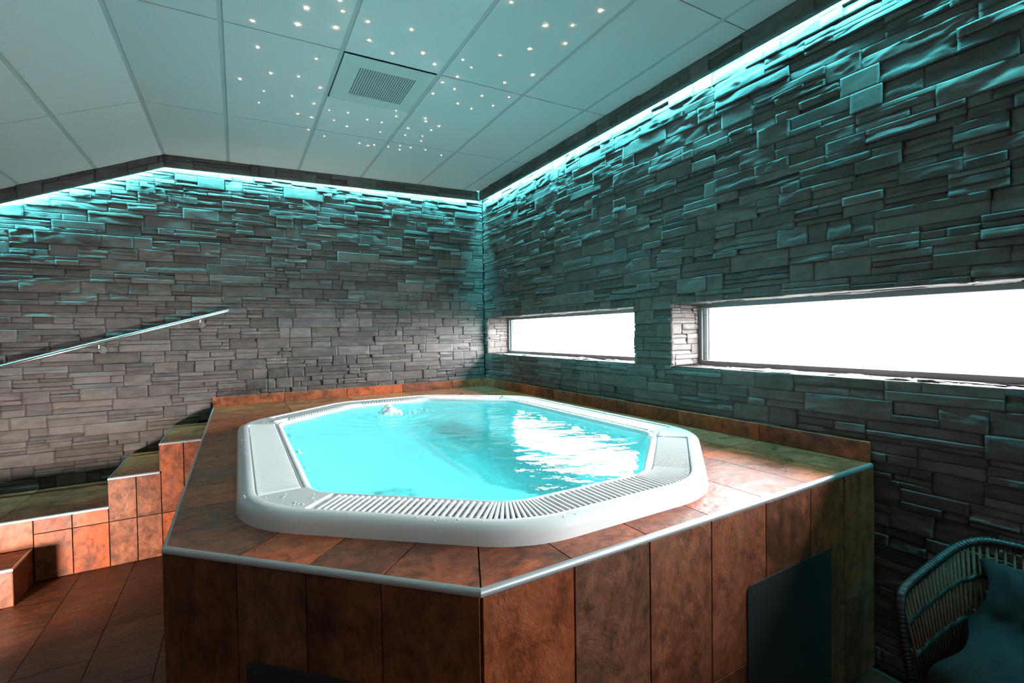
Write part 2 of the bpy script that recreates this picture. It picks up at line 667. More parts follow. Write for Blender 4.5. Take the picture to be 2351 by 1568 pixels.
slab('ceiling_backing', RIDGE_X, 0.40, 0.024, 0.12, M_GRID, ceil)
slab('ceiling_backing', LEFT_X - 0.1, RIDGE_X, 0.024, 0.12, M_GRID, ceil)
XL = [-5.35, -5.02, -4.56, -4.10, -3.637, RIDGE_X, -2.69, -2.09, -1.488, -0.86, -0.30, -0.04]
YL = [-0.02, -1.165, -2.352, -3.55, -4.75, -5.95, FRONT_Y]
for i in range(len(XL) - 1):
    for j in range(len(YL) - 1):
        if i < 2 and j > 3: continue
        xa, xb = XL[i] + 0.013, XL[i + 1] - 0.013
        ya, yb = YL[j + 1] + 0.004, YL[j] - 0.004
        if XL[i] == -2.09 and YL[j + 1] == -2.352:
            ya = -1.752
        v = []
        for (sx, sy) in ((0, 0), (1, 0), (1, 1), (0, 1)):
            x = xb if sx else xa
            v.append((x, yb if sy else ya, ceil_z(x)))
        v += [(a, b, c + 0.018) for a, b, c in v]
        f = [(3, 2, 1, 0), (4, 5, 6, 7), (0, 1, 5, 4), (1, 2, 6, 5), (2, 3, 7, 6), (3, 0, 4, 7)]
        make('ceiling_tile', mesh_py('ceiling_tile', v, f), M_CEIL, ceil)
for x in XL[1:-1]:
    w = 0.014
    v = []
    for (dx, dy) in ((-w, FRONT_Y), (w, FRONT_Y), (w, 0.0), (-w, 0.0)):
        v.append((x + dx, dy, ceil_z(x + dx) + 0.004))
    v += [(a, b, c + 0.02) for a, b, c in v]
    f = [(3, 2, 1, 0), (4, 5, 6, 7), (0, 1, 5, 4), (1, 2, 6, 5), (2, 3, 7, 6), (3, 0, 4, 7)]
    make('grid_bar', mesh_py('grid_bar', v, f), M_GRID, ceil)

# ---- stacked stone walls ---------------------------------------------------------
def stone_rects(u0, u1, v0, v1, r, course=0.1):
    """rectangles (u,v,w,h) of ledger-stone courses"""
    out = []
    v = v0
    while v < v1 - 0.015:
        h = min(course, v1 - v)
        u = u0 - r.uniform(0, 0.3)
        while u < u1:
            w = r.uniform(0.13, 0.46)
            k = r.random()
            if h < 0.05 or k < 0.30:
                cuts = [0, 1]
            elif k < 0.70:
                cuts = [0, r.uniform(0.32, 0.68), 1]
            else:
                a = r.uniform(0.25, 0.42); cuts = [0, a, r.uniform(a + 0.22, 0.78), 1]
            for a, b in zip(cuts[:-1], cuts[1:]):
                sub = [0, 1]
                if w > 0.2 and r.random() < 0.45:
                    sub = [0, r.uniform(0.25, 0.75), 1]
                for c, d in zip(sub[:-1], sub[1:]):
                    ua, ub = max(u + w * c, u0), min(u + w * d, u1)
                    if ub - ua > 0.012:
                        out.append((ua, v + h * a, ub - ua, h * (b - a)))
            u += w
        v += h
    return out


def rect_minus(rects, hole):
    hu0, hu1, hv0, hv1 = hole
    out = []
    for (u, v, w, h) in rects:
        if u >= hu1 or u + w <= hu0 or v >= hv1 or v + h <= hv0:
            out.append((u, v, w, h)); continue
        if u < hu0: out.append((u, v, hu0 - u, h))
        if u + w > hu1: out.append((hu1, v, u + w - hu1, h))
        a, b = max(u, hu0), min(u + w, hu1)
        if v < hv0: out.append((a, v, b - a, hv0 - v))
        if v + h > hv1: out.append((a, hv1, b - a, v + h - hv1))
    return [q for q in out if q[2] > 0.012 and q[3] > 0.008]


def stone_geometry(rc, origin, ud, vd, nd, r, cell=(0.015, 0.0085), amp=1.0, base=None):
    """one split-faced stone: gridded rough front, bevelled rim, sides down to the backing"""
    u, v, w, h = rc
    g = 0.0009
    nx = max(2, min(26, int(round(w / cell[0])))); nz = max(2, min(11, int(round(h / cell[1]))))
    tu = np.linspace(0, 1, nx + 1); tv = np.linspace(0, 1, nz + 1)
    U, V = np.meshgrid(tu, tv)
    uu = u + g + U * (w - 2 * g); vv = v + g + V * (h - 2 * g)
    o1, o2 = r.uniform(0, 200), r.uniform(0, 200)
    b = r.uniform(-0.006, 0.008) if base is None else base
    k1 = 0.25 + 1.35 * r.random() ** 1.7
    t = 5.0 * fbm(uu * 7 + o1 + vv * 5, vv * 21 + o2 + uu * r.uniform(-4, 4), 3, 3) * k1      # slate splits in layers: terraces with ragged ledges
    fl = np.floor(t)
    t = fl + np.clip((t - fl - 0.5) * 5 + 0.5, 0, 1)
    d = b + amp * (0.0042 * t + 0.0028 * k1 * fbm(uu * 60 + o2, vv * 95 + o1, 11, 2))
    d = d + (V - 0.5) * (r.uniform(-0.007, -0.001) if r.random() < 0.22 else r.uniform(0.0, 0.004)) + (U - 0.5) * r.uniform(-0.004, 0.004)
    if r.random() < 0.28:                       # a flake broken off the upper part leaves a ledge
        cut = r.uniform(0.3, 0.75) + 0.5 * fbm(uu * 22 + o1, uu * 0 + o2, 5, 2)
        d = d - np.clip((V - cut) * 9, 0, 1) * r.uniform(0.004, 0.011)
    d = np.clip(d, -0.026, 0.03)
    org, ud, vd, nd = (np.array(a, float) for a in (origin, ud, vd, nd))
    P = org + uu[..., None] * ud + vv[..., None] * vd + d[..., None] * nd
    ring = [(0, i) for i in range(nx)] + [(j, nx) for j in range(nz)] + [(nz, i) for i in range(nx, 0, -1)] + [(j, 0) for j in range(nz, 0, -1)]
    Bk = np.array([org + uu[a] * ud + vv[a] * vd - 0.032 * nd for a in ring])
    verts = np.concatenate([P.reshape(-1, 3), Bk])
    idx = np.arange((nx + 1) * (nz + 1)).reshape(nz + 1, nx + 1)
    q = np.stack([idx[:-1, :-1], idx[:-1, 1:], idx[1:, 1:], idx[1:, :-1]], -1).reshape(-1, 4)
    ri = np.array([idx[a] for a in ring]); nb = len(ring); bi = idx.size + np.arange(nb)
    s = np.stack([bi, np.roll(bi, -1), np.roll(ri, -1), ri], -1)
    faces = np.concatenate([q, s])
    if np.dot(np.cross(ud, vd), nd) < 0:
        faces = faces[:, ::-1]
    return verts, faces


def mesh_np(name, verts, faces, tone):
    me = bpy.data.meshes.new(name)
    n, m_ = len(verts), len(faces)
    me.vertices.add(n); me.vertices.foreach_set('co', verts.astype(np.float32).ravel())
    me.loops.add(m_ * 4); me.loops.foreach_set('vertex_index', faces.astype(np.int32).ravel())
    me.polygons.add(m_)
    me.polygons.foreach_set('loop_start', np.arange(0, m_ * 4, 4, dtype=np.int32))
    me.update(calc_edges=True)
    at = me.attributes.new('tone', 'FLOAT', 'POINT')
    at.data.foreach_set('value', np.broadcast_to(tone, n).astype(np.float32).copy())
    return me


def build_stones(parent, patches, r, limit=300, name='stone'):
    """patches: list of (rects, origin, ud, vd, nd, options)"""
    items = []
    for rects, origin, ud, vd, nd, opt in patches:
        o_, u_, v_, n_ = (np.array(a, float) for a in (origin, ud, vd, nd))
        for rc in rects:
            c = [o_ + (rc[0] + a * rc[2]) * u_ + (rc[1] + b * rc[3]) * v_ for a, b in ((0, 0), (1, 0), (1, 1), (0, 1))]
            pc = project(np.array(c))
            pc = np.clip(pc, [0, 0], [IMG_W, IMG_H])
            ar = abs(0.5 * np.sum(pc[:, 0] * np.roll(pc[:, 1], -1) - np.roll(pc[:, 0], -1) * pc[:, 1]))
            cc = np.mean(c, 0)
            if (CAM - cc) @ n_ <= 0 or (cc - CAM) @ CF < 0.1: ar = 0
            items.append((ar, rc, origin, ud, vd, nd, opt))
    items.sort(key=lambda t: -t[0])
    V, F, T, nv = [], [], [], 0
    po = -world_origin(parent)
    for k, (ar, rc, origin, ud, vd, nd, opt) in enumerate(items):
        vs, fs = stone_geometry(rc, origin, ud, vd, nd, r, **opt)
        tone = r.random()
        if k < limit and ar > 40:
            o = make(name, mesh_np(name, vs, fs, tone), M_STONE, parent)
            o.location = po
        else:
            V.append(vs); F.append(fs + nv); T.append(np.full(len(vs), tone)); nv += len(vs)
    if V:
        o = make('small_stones', mesh_np('small_stones', np.concatenate(V), np.concatenate(F), np.concatenate(T)), M_STONE, parent)
        o.location = po
        o['kind'] = 'stuff'


# back wall
wall_back = box('wall_back', (LEFT_X - 0.2, 0.026, -0.1), (0.42, 0.25, 3.7), M_BACK)
tag(wall_back, 'grey split-face stacked stone wall behind the tub and steps', 'wall', kind='structure')
rects = [q for q in stone_rects(LEFT_X, -0.004, 0.43, 3.40, rng)
         if not (q[0] + q[2] / 2 > PX0 and q[1] + q[3] < HP + 0.02) and q[1] < max(ceil_z(q[0]), ceil_z(q[0] + q[2])) - 0.02]
build_stones(wall_back, [(rects, (0, 0, 0), (1, 0, 0), (0, 0, 1), (0, -1, 0), {})], rng)

# right wall with two slit windows
wall_right = empty('wall_right', (0, 0, 0))
tag(wall_right, 'dark stacked stone wall with two slit windows', 'wall', kind='structure')
(w1a, w1b), (w2a, w2b) = WIN
for nm, lo, hi in (('wall_core', (0.026, FRONT_Y - 0.2, -0.1), (0.42, 0.03, WIN_Z0 - 0.026)),
                   ('wall_core', (0.026, FRONT_Y - 0.2, WIN_Z1 + 0.026), (0.42, 0.03, 3.7)),
                   ('wall_core', (0.026, w1b + 0.026, WIN_Z0 - 0.026), (0.42, 0.03, WIN_Z1 + 0.026)),
                   ('wall_core', (0.026, w2b + 0.026, WIN_Z0 - 0.026), (0.42, w1a - 0.026, WIN_Z1 + 0.026)),
                   ('wall_core', (0.026, FRONT_Y - 0.2, WIN_Z0 - 0.026), (0.42, w2a - 0.026, WIN_Z1 + 0.026))):
    box(nm, lo, hi, M_BACK, wall_right)
rects = stone_rects(-7.15, -0.004, 0.0, 3.40, rng)
for (a, b) in WIN:
    rects = rect_minus(rects, (a, b, WIN_Z0, WIN_Z1))
rects = [q for q in rects if not (q[0] > PY and q[1] + q[3] < HP + 0.02)]
patches = [(rects, (0, 0, 0), (0, 1, 0), (0, 0, 1), (-1, 0, 0), {})]
H = WIN_Z1 - WIN_Z0
for (a, b) in WIN:
    flat = {'amp': 0.8, 'base': -0.004}
    patches.append((stone_rects(0.004, REVEAL, 0, H, rng, 0.075), (0, b, WIN_Z0), (1, 0, 0), (0, 0, 1), (0, -1, 0), dict(amp=0.8, base=0.0)))
    patches.append((stone_rects(0.004, REVEAL, 0, H, rng, 0.075), (0, a, WIN_Z0), (1, 0, 0), (0, 0, 1), (0, 1, 0), dict(amp=0.8, base=0.0)))
    patches.append((stone_rects(0, b - a, 0.004, REVEAL, rng, 0.1), (0, a, WIN_Z0), (0, 1, 0), (1, 0, 0), (0, 0, 1), dict(amp=1.1, base=-0.006)))
    patches.append((stone_rects(0, b - a, 0.004, REVEAL, rng, 0.1), (0, a, WIN_Z1), (0, 1, 0), (1, 0, 0), (0, 0, -1), dict(amp=1.1, base=-0.004)))
build_stones(wall_right, patches, rng)

# unseen sides of the room
wall_left = box('wall_left', (LEFT_X - 0.2, FRONT_Y - 0.2, -0.1), (LEFT_X, 0.03, 3.4), M_PLAIN)
tag(wall_left, 'dark plain side wall at the foot of the steps', 'wall', kind='structure')
wall_front = box('wall_front', (LEFT_X - 0.2, FRONT_Y - 0.2, -0.1), (0.42, FRONT_Y, 3.7), M_PLASTER)
tag(wall_front, 'grey plain wall opposite the stone gable wall', 'wall', kind='structure')

# ---- windows ---------------------------------------------------------------------
for wi, (a, b) in enumerate(WIN):
    w = empty('window_%d' % (wi + 1), (REVEAL, (a + b) / 2, WIN_Z0))
    tag(w, ('shorter slit window near the room corner' if wi == 0 else 'long slit window nearer the wicker chair') + ', glowing with daylight', 'window', kind='structure')
    fw = 0.028
    xa, xb = REVEAL - 0.012, REVEAL + 0.06
    box('window_frame', (xa, a, WIN_Z0 - 0.02), (xb, b, WIN_Z0 + fw), M_WINFRAME, w, 0.003)
    box('window_frame', (xa, a, WIN_Z1 - fw), (xb, b, WIN_Z1 + 0.02), M_WINFRAME, w, 0.003)
    box('window_frame', (xa, a - 0.02, WIN_Z0 + fw), (xb, a + fw, WIN_Z1 - fw), M_WINFRAME, w, 0.003)
    box('window_frame', (xa, b - fw, WIN_Z0 + fw), (xb, b + 0.02, WIN_Z1 - fw), M_WINFRAME, w, 0.003)
    sx0, sx1 = REVEAL + 0.01, REVEAL + 0.05
    sw = 0.03
    i0, i1, j0, j1 = a + fw, b - fw, WIN_Z0 + fw, WIN_Z1 - fw
    box('sash', (sx0, i1 - sw, j0), (sx1, i1, j1), M_SASH, w, 0.002)
    box('sash', (sx0, i0, j0), (sx1, i0 + sw, j1), M_SASH, w, 0.002)
    box('glazing_bead', (sx0 + 0.01, i1 - sw - 0.012, j0), (sx1, i1 - sw - 0.003, j1), M_SASH, w, 0.001)
    for zz in (j0 + 0.05, j1 - 0.05):
        cyl('screw', (sx0 + 0.001, i1 - sw / 2, zz), (-1, 0, 0), 0.004, 0.003, M_SCREW, w, 8)
    box('pane', (REVEAL + 0.028, i0 + 0.01, j0 - 0.004), (REVEAL + 0.034, i1 - 0.01, j1 + 0.004), M_PANE, w)

# ---- stone cornice hiding the light strips ----------------------------------------
BAND_H = 0.105


def band(name, label, A, B, inward, along_v):
    """A,B: the two ends (x,y) of the front face on the ceiling; inward = direction to the wall"""
    A3, B3 = np.array([A[0], A[1], ceil_z(A[0])]), np.array([B[0], B[1], ceil_z(B[0])])
    inw = np.array([inward[0], inward[1], 0.0])
    dn = np.array([0, 0, -1.0])
    th = 0.026
    v, s0 = [], 0.030
    ext = (B3 - A3) / np.linalg.norm(B3 - A3) * 0.056
    for P in (A3, B3 + ext):
        for (t, d) in ((s0, -0.03), (s0, BAND_H - 0.004), (s0 + th, BAND_H - 0.004), (s0 + th, -0.03)):
            v.append(P + inw * t + dn * d)
    f = [(0, 1, 5, 4), (1, 2, 6, 5), (2, 3, 7, 6), (3, 0, 4, 7), (3, 2, 1, 0), (4, 5, 6, 7)]
    o = make(name, mesh_py(name, v, f), M_BACK)
    tag(o, label, 'cornice', kind='structure')
    L = np.linalg.norm(B3 - A3)
    ud = (B3 - A3) / L
    rc = stone_rects(0, L, 0, BAND_H, rng, BAND_H)
    build_stones(o, [(rc, A3 - np.array([0, 0, BAND_H]), ud, (0, 0, 1), -inw, dict(base=-0.006, amp=0.5))], rng)
    return A3, B3


band('trim_1', 'dark stone-clad cornice along the sloping ceiling over the steps', (LEFT_X, -0.1), (RIDGE_X, -0.1), (0, 1), 'x')
band('trim_2', 'dark stone-clad cornice above the stone wall behind the tub', (RIDGE_X, -0.1), (-0.1, -0.1), (0, 1), 'x')
band('trim_3', 'dark stone-clad cornice above the window wall', (-0.1, -0.1), (-0.1, FRONT_Y), (1, 0), 'y')


def led(label, A, B, inward):
    """tape stuck to the back of the cornice, turned down and to the wall"""
    A3, B3 = np.array([A[0], A[1], ceil_z(A[0])]), np.array([B[0], B[1], ceil_z(B[0])])
    inw = np.array([inward[0], inward[1], 0.0])
    up = np.array([0, 0, 1.0])
    n = max(2, int(np.linalg.norm(B3 - A3) / 0.5))
    v, f = [], []
    for i in range(n + 1):
        P = A3 + (B3 - A3) * i / n - up * (BAND_H - 0.030) + inw * 0.0575
        q = P + inw * 0.010 + up * 0.006
        v += [P, q, P + up * 0.003, q + up * 0.003]
    for i in range(n):
        a, b = i * 4, i * 4 + 4
        f += [(a, a + 1, b + 1, b), (a + 2, b + 2, b + 3, a + 3), (a, b, b + 2, a + 2), (a + 1, a + 3, b + 3, b + 1)]
    o = make('led_strip', mesh_py('led_strip', v, f), M_LED)
    tag(o, label, 'led strip')


led('cyan light strip tucked behind the cornice on the sloping ceiling side', (LEFT_X, -0.1), (RIDGE_X, -0.1), (0, 1))
led('cyan light strip tucked behind the level cornice above the tub', (RIDGE_X, -0.1), (-0.06, -0.1), (0, 1))
led('cyan light strip tucked behind the cornice above the slit windows', (-0.1, -0.06), (-0.1, FRONT_Y), (1, 0))

# ---- skirting ----------------------------------------------------------------------
sk = empty('baseboard_back', (PX0, -0.012, HP))
tag(sk, 'rust brown tiled skirting along the stone wall behind the tub', 'skirting', kind='structure')
ed = [PX0, -2.262, -1.662, -1.056, -0.45, -0.012]
for a, b in zip(ed[:-1], ed[1:]):
    box('tile', (a + 0.002, -0.024, HP + 0.001), (b - 0.002, -0.008, HP + 0.092), M_SKIRT, sk, 0.002)
sk = empty('baseboard_right', (-0.012, PY, HP))
tag(sk, 'rust brown tiled skirting under the slit windows', 'skirting', kind='structure')
ed = [PY + 0.012, -3.571, -2.98, -2.38, -1.794, -1.5, -1.19, -0.9, -0.6, -0.3, -0.012]
for a, b in zip(ed[:-1], ed[1:]):
    box('tile', (-0.024, a + 0.002, HP + 0.001), (-0.008, b - 0.002, HP + 0.10), M_SKIRT, sk, 0.002)

# ================================================================== TUB PLATFORM
OCT = [(-1.19, -0.95), (-0.42, -1.61), (0.42, -1.61), (1.19, -0.95), (1.19, 0.95), (0.42, 1.61), (-0.42, 1.61), (-1.19, 0.95)]
OCT_R = 0.46


def oct_path(step=0.02, arc=0.035):
    """dense outline of the tub: points and outward normals, anticlockwise"""
    P, N = [], []
    n = len(OCT)
    for i in range(n):
        a, b, c = (np.array(OCT[(i + k) % n]) for k in (-1, 0, 1))
        d1 = (b - a) / np.linalg.norm(b - a); d2 = (c - b) / np.linalg.norm(c - b)
        th = math.acos(np.clip(d1 @ d2, -1, 1)); tl = OCT_R * math.tan(th / 2)
        s = b - d1 * tl
        n1 = np.array([d1[1], -d1[0]])
        ctr = s - n1 * OCT_R
        k = max(3, int(th * OCT_R / arc))
        a0 = math.atan2(n1[1], n1[0])
        for j in range(k + 1):
            an = a0 + th * j / k
            nn = np.array([math.cos(an), math.sin(an)])
            P.append(ctr + nn * OCT_R); N.append(nn)
        e = b + d2 * tl
        dd, _ = (c - b), 0
        cprev, cnext = c, np.array(OCT[(i + 2) % n])
        d3 = (cnext - c) / np.linalg.norm(cnext - c)
        th2 = math.acos(np.clip(d2 @ d3, -1, 1)); e2 = c - d2 * OCT_R * math.tan(th2 / 2)
        L = np.linalg.norm(e2 - e); kk = max(1, int(L / step))
        n2 = np.array([d2[1], -d2[0]])
        for j in range(1, kk):
            P.append(e + (e2 - e) * j / kk); N.append(n2)
    return np.array(P), np.array(N)


OP, ON = oct_path()
hole = [tuple(p + TUB_C) for p in (OP - ON * 0.12)[::6]]
hole = ccw(hole)

plat = empty('tub_platform', (-1.4, -2.0, 0.0))
tag(plat, 'raised platform clad in rust brown slate-look tiles around the sunken tub', 'platform')
TH = 0.012
d_ch = np.array([P2X - PX0, PY - P1Y]); CH_L = np.linalg.norm(d_ch); d_ch = d_ch / CH_L
n_ch = np.array([d_ch[1], -d_ch[0]])           # outward
if n_ch @ np.array([-1, -1]) < 0: n_ch = -n_ch
P1 = np.array([PX0, P1Y]); P2 = np.array([P2X, PY])


def plat_part(name, me, mat):
    o = make(name, me, mat, plat)
    o.location = -world_origin(plat)
    return o


# core: deck slab ring and side slabs, in grout colour
core_top = inset([(PX0, -0.002), (PX0, P1Y), (P2X, PY), (-0.002, PY), (-0.002, -0.002)], 0.010)
plat_part('platform_core', prism_mesh('core', subtract_convex(core_top, hole), HP - 0.09, HP - TH + 0.003), M_GROUT)
cs = ccw(core_top)
sides = []
for i in range(len(cs)):
    p, q = np.array(cs[i]), np.array(cs[(i + 1) % len(cs)])
    d = q - p; l = np.linalg.norm(d); d = d / l; nn = np.array([d[1], -d[0]])
    sides.append(ccw([tuple(p), tuple(q), tuple(q - nn * 0.05), tuple(p - nn * 0.05)]))
plat_part('platform_core', prism_mesh('core_sides', sides, 0.0, HP - 0.085), M_GROUT)

# deck tiles
bis = np.array([-2.017, -3.90]) - P2; bis = bis / np.linalg.norm(bis)
bn = np.array([bis[1], -bis[0]])               # normal of mitre line, pointing towards +x side
if bn[0] < 0: bn = -bn
deck = []
ys = [-0.006] + [-0.33 - 0.3 * k for k in range(10)]
xsb = [PX0, -2.262, -1.662, -1.056, -0.575]
for a, b in zip(ys[:-1], ys[1:]):
    for c, d in zip(xsb[:-1], xsb[1:]):
        deck.append([(c, b), (d, b), (d, a), (c, a)])
sj = [0.284, 0.527, 0.767, CH_L + 0.3]
yl = ys[-1]
e1 = P1 + d_ch * sj[0]
inn = -n_ch
deck.append([(PX0, yl), (PX0, P1Y), tuple(e1), tuple(e1 + inn * 0.36), (-2.262, yl)])
for a, b in zip(sj[:-1], sj[1:]):
    poly = [tuple(P1 + d_ch * a), tuple(P1 + d_ch * b), tuple(P1 + d_ch * b + inn * 0.36), tuple(P1 + d_ch * a + inn * 0.36)]
    poly = clip_half(ccw(poly), bn[0], bn[1], bn @ P2)
    if len(poly) > 2: deck.append(poly)
cx = [-2.2, -1.828, -1.525, -1.221, -0.895, -0.575, -0.29, -0.008]
for a, b in zip(cx[:-1], cx[1:]):
    poly = ccw([(a, PY), (b, PY), (b, -3.565), (a, -3.565)])
    if a < -1.9:
        poly = clip_half(ccw([(P2X, PY), (b, PY), (b, -3.565), (a, -3.565)]), -bn[0], -bn[1], -(bn @ P2))
    deck.append(poly)
yr = [-3.565, -2.98, -2.38, -1.794, -1.19, -0.6, -0.006]
for a, b in zip(yr[:-1], yr[1:]):
    for c, d in zip(cx[-3:-1], cx[-2:]):
        deck.append([(c, a), (d, a), (d, b), (c, b)])
outer_hp = half_planes([(PX0, 0), (PX0, P1Y), (P2X, PY), (0, PY), (0, 0)])
for poly in deck:
    poly = inset(poly, 0.0022)
    for (a, b, c) in outer_hp:
        if len(poly) > 2: poly = clip_half(poly, a, b, c - 0.008)
    if len(poly) < 3: continue
    pieces = [p for p in subtract_convex(poly, hole)]
    if pieces and sum(abs(area2(p)) for p in pieces) > 0.002:
        plat_part('tile', prism_mesh('deck_tile', pieces, HP - TH, HP), M_DECK)


def face_tiles(A, B, nout, edges, zrows, parent, mat, name='tile', off=0.0):
    """tiles on a vertical face from A to B (2-D), edges = distances along it"""
    A = np.array(A); d = np.array(B) - A; l = np.linalg.norm(d); d = d / l
    ang = math.atan2(d[1], d[0])
    for a, b in zip(edges[:-1], edges[1:]):
        for z0, z1 in zrows:
            c = A + d * (a + b) / 2 - np.array(nout) * (TH / 2 - off)
            make(name, box_mesh(b - a - 0.0044, TH, z1 - z0 - 0.0044, 0.0012, 1, mat.name), mat, parent,
                 (c[0], c[1], (z0 + z1) / 2), (0, 0, ang))


ZR = [(0.0, HP - 0.6), (HP - 0.6, HP - 0.018)]
face_tiles((P2X, PY), (0, PY), (0, -1), [0.003] + [x - P2X for x in cx[1:-1]] + [-P2X - 0.004], ZR, plat, M_FACE)
face_tiles(P1, P2, n_ch, [0.003, 0.284, 0.527, 0.767, CH_L - 0.003], ZR, plat, M_FACE)
face_tiles((PX0, -0.85), (PX0, P1Y), (-1, 0), [0.0, 0.3, 0.6, 0.9, 1.2, 1.5, 1.8, 2.1, 2.4, -0.85 - P1Y - 0.003], ZR, plat, M_FACE)

# quarter-round metal edge
def edge_trim(parent, A, B, z, nout, r=0.013, mat=None, cutA=None, cutB=None, name='edge_trim'):
    """quarter-round strip along the top edge A-B (2-D points on the outer corner line)"""
    A = np.array(A, float); B = np.array(B, float); nout = np.array(nout, float)
    prof = [(-0.010, 0.0008), (-r, 0.0008)]
    prof = []
    for k in range(6):
        an = math.pi / 2 * k / 5
        prof.append((-r + r * math.sin(an) + 0.0015, -r + r * math.cos(an) + 0.0015))
    prof += [(0.0015, -r - 0.004), (-r, -r - 0.004)]
    d = (B - A) / np.linalg.norm(B - A)
    v, f = [], []
    for P, cut in ((A, cutA), (B, cutB)):
        for (o, h) in prof:
            q = P + nout * o
            if cut is not None:           # mitre: slide along d so the end lies in the bisector plane
                cn = np.array(cut, float)
                q = q + d * ((P - q) @ cn) / (d @ cn)
            v.append((q[0], q[1], z + h))
    n = len(prof)
    for k in range(n):
        l = (k + 1) % n
        f.append((k, l, n + l, n + k))
    f += [tuple(range(n - 1, -1, -1)), tuple(range(n, 2 * n))]
    bm = bmesh.new()
    me = mesh_py('trim', v, f)
    bm.from_mesh(me)
    bpy.data.meshes.remove(me)
    me = mesh_bm(name, bm)
    o = make(name, me, mat or M_ALU, parent)
    o.location = -world_origin(parent)
    return o


def mitre(d1, d2):
    t = np.array(d1) + np.array(d2)
    return t / np.linalg.norm(t)


c1 = mitre((0, -1), d_ch); c2 = mitre(d_ch, (1, 0))
edge_trim(plat, (PX0, -0.01), P1, HP, (-1, 0), cutB=c1)
edge_trim(plat, P1, P2, HP, n_ch, cutA=c1, cutB=c2)
edge_trim(plat, P2, (-0.02, PY), HP, (0, -1), cutA=c2)


# access panels screwed to the platform faces
def access_panel(label, A, d, nout, w, z0, z1):
    A = np.array(A); d = np.array(d); nout = np.array(nout)
    c = A + d * w / 2 + nout * 0.0025
    e = empty('access_panel', (c[0], c[1], z0))
    tag(e, label, 'panel')
    bm = bmesh.new()
    bmesh.ops.create_cube(bm, size=1.0)
    for v in bm.verts:
        v.co.x *= w; v.co.y *= 0.005; v.co.z *= (z1 - z0)
    ve = [ed for ed in bm.edges if abs((ed.verts[0].co - ed.verts[1].co).y) > 0.004]
    bmesh.ops.bevel(bm, geom=ve, offset=0.02, segments=4, affect='EDGES', profile=0.5)
    make('plate', mesh_bm('plate', bm), M_DARKMETAL, e, (c[0], c[1], (z0 + z1) / 2), (0, 0, math.atan2(d[1], d[0])))
    for s in (0.03, w - 0.03):
        for z in (z0 + 0.03, z1 - 0.03):
            q = A + d * s + nout * 0.005
            cyl('screw', (q[0], q[1], z), (nout[0], nout[1], 0), 0.006, 0.002, M_SCREW, e, 10)


access_panel('dark metal access panel screwed to the platform side beside the wicker chair', (-1.02, PY), (1, 0), (0, -1), 0.6, 0.08, 0.682)
access_panel('dark metal access panel low on the chamfered platform face', P1 + d_ch * 0.319, d_ch, n_ch, 0.6, 0.10, 0.69)

# ================================================================== STEPS
SY = -0.831
SX3, SX2, SXR = -3.181, -3.482, PX0 - 0.002
H0, HL, H2, H3 = 0.234, 0.437, 0.643, 0.855
GX, GY = -3.885, -1.157
st = empty('tiled_steps', (-3.8, -0.5, 0))
tag(st, 'rust brown tiled steps rising along the stone wall to the platform', 'steps')
for lo, hi in (((LEFT_X + 0.004, SY + TH, 0), (SX2 + 0.02, -0.02, HL - TH)), ((SX2 + 0.012, SY + TH, 0), (SX3 + 0.02, -0.02, H2 - TH)),
               ((SX3 + 0.012, SY + TH, 0), (SXR, -0.02, H3 - TH)), ((LEFT_X + 0.004, GY + TH, 0), (GX - TH, SY + 0.02, H0 - TH))):
    box('step_core', lo, hi, M_GROUT, st)


def top_tiles(x_edges, y_edges, z, mat):
    for a, b in zip(x_edges[:-1], x_edges[1:]):
        for c, d in zip(y_edges[:-1], y_edges[1:]):
            box('tread_tile', (a + 0.002, c + 0.002, z - TH), (b - 0.002, d - 0.002, z), mat, st, 0.0012)


top_tiles([LEFT_X + 0.01, -4.66, -4.065, SX2], [SY + 0.01, -0.022], HL, M_DECK)
top_tiles([SX2 + 0.01, SX3], [SY + 0.01, -0.022], H2, M_DECK)
top_tiles([SX3 + 0.01, SXR], [SY + 0.01, -0.022], H3, M_DECK)
top_tiles([LEFT_X + 0.01, -4.785, -4.485, -4.185, GX - 0.01], [GY + 0.01, SY], H0, M_DECK)
ZJ = 0.325


def step_face(edges, ztop):
    for a, b in zip(edges[:-1], edges[1:]):
        rows = [(0.0, ZJ), (ZJ, ztop - 0.012)]
        if b < GX + 0.02: rows = [(H0, ztop - 0.012)]
        for z0, z1 in rows:
            box('riser_tile', (a + 0.0025, SY, z0 + 0.0025), (b - 0.0025, SY + TH, z1 - 0.0025), M_STEP, st, 0.0012)


step_face([LEFT_X + 0.01, -4.785, -4.485, -4.185, GX + 0.006, -3.681, SX2], HL)
step_face([SX2, -3.322, SX3 + 0.008], H2)
step_face([SX3 + 0.008, -3.03, SXR], H3)
for a, b in zip([LEFT_X + 0.01, -4.785, -4.485, -4.185], [-4.785, -4.485, -4.185, GX]):
    box('riser_tile', (a + 0.002, GY, 0.001), (b - 0.002, GY + TH, H0 - 0.012), M_STEP, st, 0.0012)
box('side_tile', (GX - TH, GY + 0.002, 0.001), (GX, SY - 0.002, H0 - 0.012), M_STEP, st, 0.0012)
